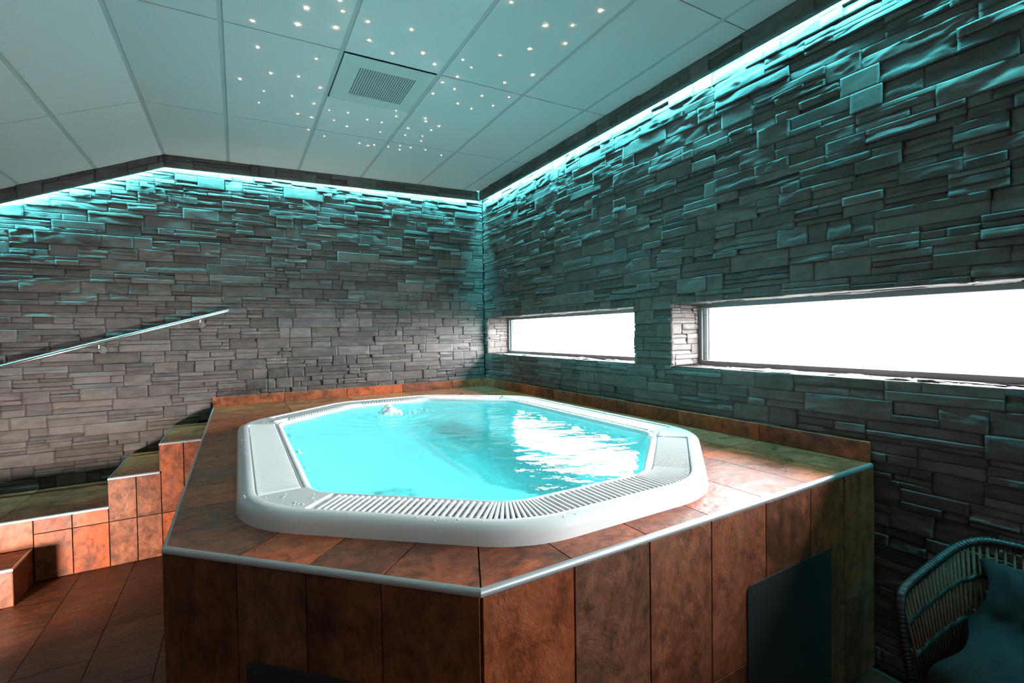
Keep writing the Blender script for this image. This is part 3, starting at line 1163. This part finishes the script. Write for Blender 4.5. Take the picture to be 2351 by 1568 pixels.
# side risers between the treads
box('side_tile', (SX2, SY + 0.002, HL), (SX2 + TH, -0.022, H2 - 0.012), M_STEP, st, 0.0012)
box('side_tile', (SX3, SY + 0.002, H2), (SX3 + TH, -0.022, H3 - 0.012), M_STEP, st, 0.0012)
edge_trim(st, (LEFT_X + 0.01, SY), (SX2, SY), HL, (0, -1), 0.010)
cm = mitre((0, -1), (1, 0))
edge_trim(st, (SX2, -0.03), (SX2, SY), H2, (-1, 0), 0.010, cutB=cm)
edge_trim(st, (SX2, SY), (SX3, SY), H2, (0, -1), 0.010, cutA=cm)
edge_trim(st, (SX3, -0.03), (SX3, SY), H3, (-1, 0), 0.010, cutB=cm)
edge_trim(st, (SX3, SY), (SXR, SY), H3, (0, -1), 0.010, cutA=cm)
cm2 = mitre((1, 0), (0, 1))
edge_trim(st, (LEFT_X + 0.01, GY), (GX, GY), H0, (0, -1), 0.010, cutB=cm2)
edge_trim(st, (GX, GY), (GX, SY), H0, (1, 0), 0.010, cutA=cm2)

# ================================================================== HOT TUB
tub = empty('hot_tub', (TUB_C[0], TUB_C[1], HP))
tag(tub, 'white acrylic octagonal hot tub sunk into the tiled platform', 'hot tub')


def tub_part(name, me, mat, parent=None):
    o = make(name, me, mat, parent or tub)
    o.location = -world_origin(parent or tub) + Vector((TUB_C[0], TUB_C[1], HP))
    return o


# perimeter samples doubled where the channel begins and ends, so its ends are steep
def is_filled(p):
    return 0.82 < abs(p[1]) < 1.10 and abs(p[0]) > 0.8


Pp, Nn, Ff = [], [], []
n0 = len(OP)
for i in range(n0):
    p, q = OP[i], OP[(i + 1) % n0]
    Pp.append(p); Nn.append(ON[i]); Ff.append(is_filled(p))
    if is_filled(p) != is_filled(q):
        t0, t1 = 0.35, 0.75
        for t, fl in ((t0, is_filled(p)), (t1, is_filled(q))):
            nn = ON[i] * (1 - t) + ON[(i + 1) % n0] * t
            Pp.append(p * (1 - t) + q * t); Nn.append(nn / np.linalg.norm(nn)); Ff.append(fl)
Pp, Nn = np.array(Pp), np.array(Nn)
PROF = [(0.0, 0.0), (0.001, 0.006), (0.003, 0.032), (0.006, 0.045), (0.013, 0.054), (0.024, 0.060), (0.040, 0.063), (0.058, 0.064),
        ('c', 0.066, 0.061), ('c', 0.070, 0.030), ('c', 0.226, 0.030), ('c', 0.230, 0.050),
        (0.234, 0.053), (0.246, 0.054), (0.258, 0.049), (0.268, 0.038), (0.276, 0.018), (0.282, -0.02)]
V, F = [], []
N_ = len(Pp)
for pr in PROF:
    for i in range(N_):
        if pr[0] == 'c':
            d, z = pr[1], pr[2]
            if Ff[i]: z = 0.0625 if d < 0.2 else 0.057
        else:
            d, z = pr
        q = Pp[i] - Nn[i] * d
        V.append((q[0], q[1], z))
for k in range(len(PROF) - 1):
    for i in range(N_):
        j = (i + 1) % N_
        F.append((k * N_ + i, k * N_ + j, (k + 1) * N_ + j, (k + 1) * N_ + i))
me = mesh_py('rim', V, F, True)
rim = tub_part('rim', me, M_ACRYL)
rim.modifiers.new('edges', 'EDGE_SPLIT').split_angle = math.radians(38)

# basin: backrest wall, bench, footwell
inner = Pp - Nn * 0.282
LOFT = [(1, 1, -0.02, 0), (0.985, 0.99, -0.20, 0), (0.95, 0.965, -0.36, 0), (0.90, 0.93, -0.425, 0), (0.84, 0.90, -0.44, 0), (0.42, 0.78, -0.455, 0.24), (0.37, 0.75, -0.465, 0.27),
        (0.34, 0.72, -0.50, 0.28), (0.29, 0.67, -0.70, 0.28), (0.25, 0.63, -0.76, 0.28), (0.1, 0.2, -0.78, 0.28)]
V, F = [], []
for sx, sy, z, ox in LOFT:
    for p in inner:
        V.append((p[0] * sx + ox, p[1] * sy, z))
for k in range(len(LOFT) - 1):
    for i in range(N_):
        j = (i + 1) % N_
        F.append((k * N_ + i, k * N_ + j, (k + 1) * N_ + j, (k + 1) * N_ + i))
F.append(tuple((len(LOFT) - 1) * N_ + i for i in range(N_)))
basin = tub_part('basin', mesh_py('basin', V, F, True), M_ACRYL)

# raised corner pads between the grates
for sx in (-1, 1):
    for sy in (-1, 1):
        if sx < 0 and sy < 0: continue
        bm = bmesh.new()
        bmesh.ops.create_cube(bm, size=1.0)
        for v in bm.verts:
            v.co.x *= 0.13 if v.co.z < 0 else 0.115
            v.co.y *= 0.035 if v.co.z < 0 else 0.026
            v.co.z *= 0.010
        bmesh.ops.bevel(bm, geom=bm.edges[:], offset=0.004, segments=2, affect='EDGES', profile=0.5)
        o = make('corner_pad', mesh_bm('corner_pad', bm, True), M_ACRYL, tub)
        o.location = (sx * 0.925, sy * 0.905, 0.060)
        o.rotation_euler = (0, 0, math.atan2(sy * -0.66, sx * 0.77) + math.pi / 2 * 0)

# ring fittings and nozzles under water
for k, yy in enumerate((-0.62, -0.36, -0.1, 0.16, 0.42, 0.66)):
    for sx in (-1, 1):
        cyl('jet_nozzle', (TUB_C[0] + sx * 0.893, TUB_C[1] + yy, HP - 0.17), (-sx, 0, 0.1), 0.022, 0.012, M_GRATE, tub, 14)
cv, cf = tube_data([(0.085 * math.cos(t) - 0.55, 0.085 * math.sin(t) - 0.55, -0.435) for t in np.linspace(0, 2 * math.pi, 25)[:-1]], 0.008, 6, True)
tub_part('drain_ring', mesh_py('drain_ring', cv, cf, True), M_ALU)

# underwater lamps (lens + its own light)
LAMPS = [(sx * 0.895, ly, -sx, 0) for sx in (-1, 1) for ly in (-0.48, -0.18, 0.23, 0.56)] + [(0.0, sy * 1.318, 0, -sy) for sy in (-1, 1)]
for (lx, ly, nx, ny) in LAMPS:
    wl = (TUB_C[0] + lx, TUB_C[1] + ly, HP - 0.24)
    lamp = cyl('pool_lamp', wl, (nx, ny, 0.0), 0.06, 0.012, M_GRATE, tub, 20)
    lens = cyl('lens', (wl[0] + nx * 0.012, wl[1] + ny * 0.012, wl[2]), (nx, ny, 0), 0.045, 0.004, M_POOL, lamp, 20)
    ld = bpy.data.lights.new('pool_lamp_light', 'AREA')
    ld.shape = 'DISK'; ld.size = 0.09; ld.energy = POOL_WATTS * (1.5 if nx > 0 else 0.35 if nx < 0 else 0.7); ld.color = POOL_COLOR
    lo = bpy.data.objects.new('pool_lamp_light', ld)
    COL.objects.link(lo)
    lo.location = (wl[0] + nx * 0.02, wl[1] + ny * 0.02, wl[2])
    lo.rotation_euler = Vector((nx, ny, 0.10)).to_track_quat('-Z', 'Y').to_euler()

# grates lying in the overflow channel
SLAT_W, PITCH_S = 0.0125, 0.0238
Lp = np.concatenate([[0], np.cumsum(np.linalg.norm(np.diff(np.vstack([OP, OP[:1]]), axis=0), axis=1))])


def at_s(s):
    s = s % Lp[-1]
    i = np.searchsorted(Lp, s, 'right') - 1
    t = (s - Lp[i]) / (Lp[i + 1] - Lp[i])
    j = (i + 1) % n0
    nn = ON[i % n0] * (1 - t) + ON[j] * t
    return OP[i % n0] * (1 - t) + OP[j] * t, nn / np.linalg.norm(nn)


# runs of unfilled perimeter
ss = np.arange(0, Lp[-1], 0.004)
fl = np.array([is_filled(at_s(s)[0]) for s in ss])
k0 = int(np.argmax(fl))
ss2 = np.concatenate([ss[k0:], ss[:k0] + Lp[-1]]); fl2 = np.concatenate([fl[k0:], fl[:k0]])
runs, start = [], None
for s, f_ in zip(ss2, fl2):
    if not f_ and start is None: start = s
    if f_ and start is not None: runs.append((start, s)); start = None
if start is not None: runs.append((start, ss2[-1]))
GL = {'front': 'curved white overflow grate round the tub end above the chamfered platform corner',
      'back': 'curved white overflow grate round the tub end facing the stone wall with the handrail',
      'left': 'straight white overflow grate on the tub side toward the steps',
      'right': 'straight white overflow grate on the tub side under the windows'}
slat_me = box_mesh(0.150, SLAT_W, 0.012, 0.003, 1, 'slat')
for (sa, sb) in runs:
    mid, _ = at_s((sa + sb) / 2)
    key = ('left' if mid[0] < 0 else 'right') if abs(mid[0]) > abs(mid[1]) * 0.7 + 0.2 else ('front' if mid[1] < 0 else 'back')
    g = empty('overflow_grate', (TUB_C[0] + mid[0] * 0.9, TUB_C[1] + mid[1] * 0.9, HP + 0.03))
    tag(g, GL[key], 'grate', 'white overflow grates in the tub rim')
    n = int((sb - sa - 0.02) / PITCH_S)
    pts = {0.095: [], 0.148: [], 0.201: []}
    for k in range(n):
        s = sa + 0.016 + (k + 0.5) * (sb - sa - 0.032) / n
        p, nn = at_s(s)
        c = p - nn * 0.148 + TUB_C
        make('slat', slat_me, M_GRATE, g, (c[0], c[1], HP + 0.053), (0, 0, math.atan2(nn[1], nn[0])))
        for d in pts:
            q = p - nn * d + TUB_C
            pts[d].append((q[0], q[1], HP + 0.041))
    for d in pts:
        tube('rod', pts[d], 0.005, M_GRATE, g, 6)

# water drops on the rim
V, F = [], []
for k in range(520):
    s = rng.uniform(0, Lp[-1])
    p, nn = at_s(s)
    filled = is_filled(p)
    d = rng.uniform(0.03, 0.22) if filled else (rng.uniform(0.026, 0.058) if rng.random() < 0.75 else rng.uniform(0.235, 0.25))
    z = 0.0625 if d > 0.04 else 0.0605
    if d > 0.2: z = 0.0535
    if filled and 0.06 < d < 0.2: z = 0.062
    if filled and d > 0.2: z = 0.058
    r_ = rng.uniform(0.0018, 0.0048)
    c = p - nn * d
    b = len(V)
    for (rr, hh) in ((1.0, -0.1), (0.75, 0.28)):
        for a in range(6):
            V.append((c[0] + r_ * rr * math.cos(a * math.pi / 3), c[1] + r_ * rr * math.sin(a * math.pi / 3), z + r_ * hh))
    V.append((c[0], c[1], z + r_ * 0.42))
    for a in range(6):
        e = (a + 1) % 6
        F.append((b + a, b + e, b + 6 + e, b + 6 + a)); F.append((b + 6 + a, b + 6 + e, b + 12))
dr = tub_part('water_drops', mesh_py('water_drops', V, F, True), simple('water_drop', (0.9, 0.95, 0.95), 0.05, 0.0, 0.9))
dr['kind'] = 'stuff'

# water body
WZ = 0.037
edge_p = Pp - Nn * 0.272
ct = np.linspace(0.0, 1.0, 90)[1:]
NR = len(ct)
V = []
for t in ct:
    for p in edge_p:
        V.append((p[0] * t, p[1] * t))
V = np.array(V)


def wave(x, y):
    fade = np.ones_like(x)
    w = 0.006 * fbm(x * 5.0 + 3, y * 9.0 + 1.5 * x, 21, 3)
    w += 0.0030 * fbm(x * 17 + y * 4, y * 24, 31, 2)
    r_ = np.hypot(x + 0.17, y - 0.81)
    w += 0.004 * np.exp(-r_ * 3.0) * np.sin(r_ * 52)
    return w


Z = WZ + wave(V[:, 0], V[:, 1])
Z[-N_:] = WZ - 0.001
verts = [(0, 0, WZ)] + [(V[i, 0], V[i, 1], Z[i]) for i in range(len(V))]
F = [(0, 1 + i, 1 + (i + 1) % N_) for i in range(N_)]
for k in range(NR - 1):
    for i in range(N_):
        j = (i + 1) % N_
        a = 1 + k * N_
        F.append((a + i, a + N_ + i, a + N_ + j, a + j))
b = len(verts)
lo_ = 1 + (NR - 1) * N_
out = Pp - Nn * 0.262
for p in out: verts.append((p[0], p[1], WZ - 0.002))
for p in out: verts.append((p[0], p[1], -0.93))
for i in range(N_):
    j = (i + 1) % N_
    F.append((lo_ + i, b + i, b + j, lo_ + j))
    F.append((b + i, b + N_ + i, b + N_ + j, b + j))
F.append(tuple(b + N_ + i for i in range(N_ - 1, -1, -1)))
me = mesh_py('water', verts, F, True)
water = make('water', me, M_WATER, None, (TUB_C[0], TUB_C[1], HP))
tag(water, 'rippled turquoise water filling the hot tub', 'water', kind='stuff')

# foam where the jet breaks the surface
bm = bmesh.new()
fr = random.Random(3)
for k in range(46):
    an, rr = fr.uniform(0, 6.283), 0.085 * math.sqrt(fr.random())
    r_ = fr.uniform(0.014, 0.028) * (1.3 - rr / 0.11)
    h = 0.052 * max(0.0, 1 - (rr / 0.085) ** 2)
    mt_ = Matrix.Translation((rr * math.cos(an) * 1.15, rr * math.sin(an), h * fr.random())) @ Matrix.Diagonal((1.2, 1, 0.8, 1))
    bmesh.ops.create_icosphere(bm, subdivisions=2, radius=r_, matrix=mt_)
for k in range(26):
    an, rr = fr.uniform(0, 6.283), fr.uniform(0.09, 0.24)
    mt_ = Matrix.Translation((rr * math.cos(an) * 1.3, rr * math.sin(an) * 0.7, 0.0))
    bmesh.ops.create_icosphere(bm, subdivisions=1, radius=fr.uniform(0.003, 0.007), matrix=mt_)
foam = make('foam', mesh_bm('foam', bm, True), M_FOAM, None, (-1.645, -1.60, HP + WZ + 0.004))
tag(foam, 'white bubbling foam where a jet breaks the tub water', 'foam', kind='stuff')

# two clear plastic clips left on the deck
for (x, y, rz, lab) in ((-0.145, -3.735, 0.4, 'clear plastic clip lying on the deck close to the skirting'), (-0.30, -3.896, -0.5, 'clear plastic clip lying on the deck farther from the skirting')):
    e = empty('plastic_clip', (x, y, HP))
    tag(e, lab, 'clip')
    e2 = make('clip_base', box_mesh(0.045, 0.024, 0.004, 0.001, 1, 'clip'), M_CLEAR, e, (x, y, HP + 0.0022), (0, 0, rz))
    make('clip_arm', box_mesh(0.028, 0.02, 0.004, 0.001, 1, 'clip2'), M_CLEAR, e, (x + 0.008, y, HP + 0.013), (0.2, 0.7, rz))

# ================================================================== CEILING VENT
vx0, vx1, vy0, vy1 = -2.071, -1.507, -2.342, -1.760
vz = lambda x: ceil_z(x)
vent = empty('ceiling_vent', ((vx0 + vx1) / 2, (vy0 + vy1) / 2, ceil_z((vx0 + vx1) / 2)))
tag(vent, 'square ceiling vent panel with a perforated grille', 'vent')
M_GAP = simple('shadow_gap', (0.10, 0.11, 0.10), 0.8)
M_VENT = simple('vent_enamel', (0.74, 0.80, 0.76), 0.4)
px0, px1, py0, py1 = -1.962, -1.598, -2.222, -1.858
NXH, NYH = 24, 24
V, F = [], []


def vv(x, y, dz=0.0):
    V.append((x, y, ceil_z(x) - 0.003 + dz))
    return len(V) - 1


cwx, cwy = (px1 - px0) / NXH, (py1 - py0) / NYH
for i in range(NXH):
    for j in range(NYH):
        xa, ya = px0 + i * cwx, py0 + j * cwy
        mx, my, r_ = xa + cwx / 2, ya + cwy / 2, cwx * 0.36
        sq = [(xa + cwx, my), (xa + cwx, ya + cwy), (mx, ya + cwy), (xa, ya + cwy), (xa, my), (xa, ya), (mx, ya), (xa + cwx, ya)]
        a = [vv(*q) for q in sq]
        b = [vv(mx + r_ * math.cos(k * math.pi / 4), my + r_ * math.sin(k * math.pi / 4)) for k in range(8)]
        for k in range(8):
            l = (k + 1) % 8
            F.append((a[k], b[k], b[l], a[l]))
for (a0, a1, b0, b1) in ((vx0, vx1, vy0, py0), (vx0, vx1, py1, vy1), (vx0, px0, py0, py1), (px1, vx1, py0, py1)):
    F.append((vv(a0, b0), vv(a0, b1), vv(a1, b1), vv(a1, b0)))
o = make('perforated_plate', mesh_py('perforated_plate', V, F), M_VENT, vent)
o.location = -world_origin(vent)
box('duct_shade_sheet', (px0 - 0.01, py0 - 0.01, ceil_z(px0) + 0.012), (px1 + 0.01, py1 + 0.01, ceil_z(px0) + 0.02), M_DARK, vent)  # near-black sheet, its colour stands in for the shade behind the holes
for (a0, a1, b0, b1) in ((vx0 - 0.006, vx1 + 0.006, vy0 - 0.006, vy0), (vx0 - 0.006, vx1 + 0.006, vy1, vy1 + 0.006),
                         (vx0 - 0.006, vx0, vy0, vy1), (vx1, vx1 + 0.006, vy0, vy1)):
    V = []
    F = [(3, 2, 1, 0), (4, 5, 6, 7), (0, 1, 5, 4), (1, 2, 6, 5), (2, 3, 7, 6), (3, 0, 4, 7)]
    for dz in (0.004, 0.016):
        for (x, y) in ((a0, b0), (a1, b0), (a1, b1), (a0, b1)):
            V.append((x, y, ceil_z(x) + dz))
    o = make('frame_gap', mesh_py('frame_gap', V, F), M_GAP, vent)
    o.location = -world_origin(vent)

# ================================================================== STAR LIGHTS
STARS_A = [(800, 72), (1100, 3), (1130, 102), (312, 188), (722, 220), (1060, 247), (1350, 193), (1743, 265), (1362, 362), (1572, 480), (1847, 477),
           (1950, 577), (2205, 537), (2280, 607), (360, 425), (888, 527), (475, 657), (727, 687), (200, 710), (415, 818), (920, 790), (668, 863),
           (370, 922), (867, 933), (720, 1023), (845, 1055), (818, 1167), (1003, 990), (1170, 1013), (1045, 1081), (1160, 1136), (958, 1223),
           (1347, 1076), (1475, 1100), (1605, 1046), (1605, 993), (1462, 1187), (1275, 1288), (1350, 1308), (1408, 1303), (1535, 1320), (1640, 1310),
           (1637, 1347), (1735, 1326), (1868, 1348), (2011, 1396), (1710, 1154), (1685, 1215), (1842, 1223), (1830, 1267), (1920, 1170),
           (1868, 1065), (1873, 1091), (1990, 1133), (2020, 740), (2157, 690), (2130, 800), (1937, 842), (2160, 930), (2282, 978)]
STARS_B = [(1075, 20), (1875, 97), (1380, 230), (1627, 228), (1558, 392), (1237, 440), (972, 497), (1012, 743), (1267, 672), (1050, 873), (806, 861), (908, 951)]
sk_ = 2351 / 600.0
star_px = [(500 + a / sk_, b / sk_) for a, b in STARS_A] + [(900 + a / sk_, b / sk_) for a, b in STARS_B]
nr = np.array([-SLOPE_R, 0, 1.0])
bm = bmesh.new()
bmesh.ops.create_icosphere(bm, subdivisions=1, radius=1.0)
star_me = mesh_bm('star_light', bm, True)
star_me.materials.append(M_STAR)
big = {0, 4, 5, 53, 61, 62, 68}
for k, q in enumerate(star_px):
    P = pixel_on_plane(q, nr, nr @ np.array([RIDGE_X, 0, RIDGE_Z]))
    o = bpy.data.objects.new('star_light', star_me)
    r_ = 0.0036 if k in big else rng.uniform(0.0022, 0.0031)
    o.scale = (r_, r_, r_)
    o.location = (P[0], P[1], ceil_z(P[0]) - r_ * 0.6)
    link(o)
    tag(o, 'tiny warm white fibre-optic star light set in the ceiling panel', 'light', 'star lights in the ceiling')

# ================================================================== HANDRAIL
hr = empty('handrail', (-3.5, -0.03, 0.9))
tag(hr, 'polished steel handrail rising along the stone wall beside the steps', 'handrail')
RA, RB = Vector((-4.95, -0.085, 1.894 - 0.298 * (4.95 - 2.719))), Vector((-2.719, -0.085, 1.894))
tube('rail', [RA, RA.lerp(RB, 0.5), RB], 0.0172, M_STEEL, hr, 20)
dr_ = (RB - RA).normalized()
cyl('end_cap', RB, dr_, 0.0178, 0.006, M_STEEL, hr, 20)
for bx in (-3.655, -2.945, -4.55):
    t = (bx - RA.x) / (RB.x - RA.x)
    p = RA.lerp(RB, t)
    rz = p.z - 0.062
    br = cyl('bracket', (bx + 0.012, -0.006, rz), (0, -1, 0), 0.030, 0.008, M_STEEL, hr, 20)
    path = catmull([(bx + 0.012, -0.012, rz), (bx + 0.010, -0.055, rz), (bx, -0.082, rz + 0.014), (bx, -0.085, p.z - 0.018)], 6)
    tube('bracket_arm', path, 0.0065, M_STEEL, br, 10)
    v, f = disc_data((0, 0, 0), (0, 0, 1), 0.0, 4, 0)
    make('saddle', box_mesh(0.06, 0.018, 0.004, 0.001, 1, 'saddle'), M_STEEL, br, (p.x, p.y, p.z - 0.0185), (0, -math.atan(0.298), 0))

# ================================================================== WICKER CHAIR
ch = empty('wicker_armchair', (-0.44, -4.80, 0))
tag(ch, 'rattan armchair with black wrapped rim standing against the window wall', 'chair')
CYC = -4.80


def mir(pts):
    a = list(pts)
    return a + [(x, 2 * CYC - y, z) for (x, y, z) in reversed(a)]


half = [(-0.660, -4.515, 0.42), (-0.672, -4.495, 0.56), (-0.668, -4.485, 0.66), (-0.630, -4.480, 0.712), (-0.52, -4.485, 0.738), (-0.38, -4.500, 0.768), (-0.25, -4.522, 0.798),
        (-0.165, -4.565, 0.812), (-0.128, -4.64, 0.812), (-0.118, -4.74, 0.808)]
rimp = catmull(mir(half), 10)
fine = []
acc = 0.0
for a, b in zip(rimp[:-1], rimp[1:]):
    n = max(1, int((b - a).length / 0.004))
    for k in range(n): fine.append(a.lerp(b, k / n))
tube('rim', fine, 0.014, M_ROPE, ch, 8, False, lambda i: 0.0145 + (0.0022 if i % 3 == 1 else -0.0010))
low = [Vector(p) for p in catmull(mir([(-0.645, -4.545, 0.40), (-0.60, -4.545, 0.40), (-0.50, -4.545, 0.40), (-0.38, -4.55, 0.40), (-0.29, -4.575, 0.40), (-0.235, -4.63, 0.40), (-0.215, -4.74, 0.40)]), 10)]
tube('seat_ring', low, 0.013, M_ROPE, ch, 8)


def resample(path, n):
    d = [0.0]
    for a, b in zip(path[:-1], path[1:]): d.append(d[-1] + (b - a).length)
    out = []
    for k in range(n):
        s = d[-1] * k / (n - 1)
        i = max(j for j in range(len(d)) if d[j] <= s + 1e-9)
        i = min(i, len(path) - 2)
        t = (s - d[i]) / max(1e-9, d[i + 1] - d[i])
        out.append(path[i].lerp(path[i + 1], t))
    return out


upper = [p for p in rimp if p.z > 0.70]
NS = 62
up_s, lo_s = resample(upper, NS), resample(low, NS)
mids = {0.36: [], 0.70: []}
for k in range(NS):
    a, b = lo_s[k], up_s[k] - Vector((0, 0, 0.006))
    tube('spindle', [a, a.lerp(b, 0.5), b], 0.0052, M_RATTAN, ch, 6)
    for f_ in mids: mids[f_].append(a.lerp(b, f_) + Vector((0, 0, 0.004 * math.sin(k * 1.7))))
for f_ in mids:
    tube('woven_band', mids[f_], 0.0095, M_ROPE, ch, 7, False, lambda i: 0.009 + 0.002 * (i % 2))
for (x, y) in ((-0.655, -4.54), (-0.655, -5.06), (-0.27, -4.60), (-0.27, -5.00)):
    dx = -0.03 if x < -0.5 else 0.02
    tube('leg', [(x, y, 0.41), (x + dx * 0.5, y, 0.2), (x + dx, y, 0.0)], 0.015, M_ROPE, ch, 10, False, lambda i: 0.016 - 0.003 * i)
seat = [(p.x, p.y) for p in low]
make('seat_web', prism_mesh('seat_web', [ccw(seat)], 0.395, 0.405), M_RATTAN, ch).location = -world_origin(ch)

# cushion
bm = bmesh.new()
bmesh.ops.create_cube(bm, size=1.0)
bmesh.ops.subdivide_edges(bm, edges=bm.edges[:], cuts=8, use_grid_fill=True)
for v in bm.verts:
    x, y, z = v.co
    k = (1 - (2 * abs(x)) ** 4) * (1 - (2 * abs(y)) ** 4)
    v.co = (x * 0.40, y * 0.45, z * (0.03 + 0.055 * max(0, k)) + 0.008 * math.sin(9 * x) * math.sin(7 * y))
cu = make('seat_cushion', mesh_bm('seat_cushion', bm, True), M_CUSH, None, (-0.445, CYC, 0.452))
tag(cu, 'dark fabric cushion on the seat of the rattan armchair', 'cushion')

# throw draped over the backrest and seat
V, F = [], []
prof = catmull([(-0.168, 0, 0.70), (-0.185, 0, 0.735), (-0.225, 0, 0.70), (-0.262, 0, 0.62), (-0.285, 0, 0.55), (-0.35, 0, 0.518), (-0.50, 0, 0.515), (-0.63, 0, 0.512), (-0.672, 0, 0.47), (-0.69, 0, 0.38)], 6)
NYB = 26
for i, p in enumerate(prof):
    for j in range(NYB + 1):
        t = j / NYB
        y = CYC + 0.215 - 0.40 * t + 0.02 * math.sin(i * 0.3)
        fold = 0.010 * math.sin(t * 19 + i * 0.13) + 0.006 * math.sin(t * 41 - i * 0.2)
        V.append((p.x - abs(fold) * 0.6 - 0.004, y, p.z + abs(fold) + 0.004))
for i in range(len(prof) - 1):
    for j in range(NYB):
        a = i * (NYB + 1) + j
        F.append((a, a + 1, a + NYB + 2, a + NYB + 1))
me = mesh_py('throw_blanket', V, F, True)
tb = make('throw_blanket', me, M_CUSH)
sm = tb.modifiers.new('thickness', 'SOLIDIFY'); sm.thickness = 0.008
tag(tb, 'dark teal throw draped over the back and seat of the rattan armchair', 'blanket')

# ================================================================== FLOOR SPOTLIGHT (beyond the left edge of the view)
fx, fy = -4.35, -2.15
fl_ = empty('floor_spotlight', (fx, fy, 0))
tag(fl_, 'small black spotlight standing on the floor, aimed at the steps', 'lamp')
M_BLACK = simple('black_lamp_metal', (0.03, 0.03, 0.03), 0.4)
cyl('base', (fx, fy, 0.0), (0, 0, 1), 0.07, 0.015, M_BLACK, fl_, 24)
cyl('stem', (fx, fy, 0.015), (0, 0, 1), 0.010, 0.10, M_BLACK, fl_, 12)
aim = (Vector((-3.40, -0.40, 0.62)) - Vector((fx, fy, 0.18))).normalized()
hc = Vector((fx, fy, 0.18)) - aim * 0.09
hd = tube('head', [hc, hc + aim * 0.02, hc + aim * 0.12], 0.055, M_BLACK, fl_, 24, False, lambda i: (0.03, 0.05, 0.062)[i])
cyl('lens', hc + aim * 0.121, aim, 0.056, 0.003, emit_mat('spot_lens', (1.0, 0.9, 0.78), 6.0), fl_, 24)
ld = bpy.data.lights.new('floor_spotlight_light', 'SPOT')
ld.energy = FLOORLAMP_WATTS; ld.color = (1.0, 0.93, 0.85); ld.spot_size = math.radians(96); ld.spot_blend = 0.8; ld.shadow_soft_size = 0.10
lo = bpy.data.objects.new('floor_spotlight_light', ld)
COL.objects.link(lo)
lo.location = hc + aim * 0.13
lo.rotation_euler = aim.to_track_quat('-Z', 'Y').to_euler()
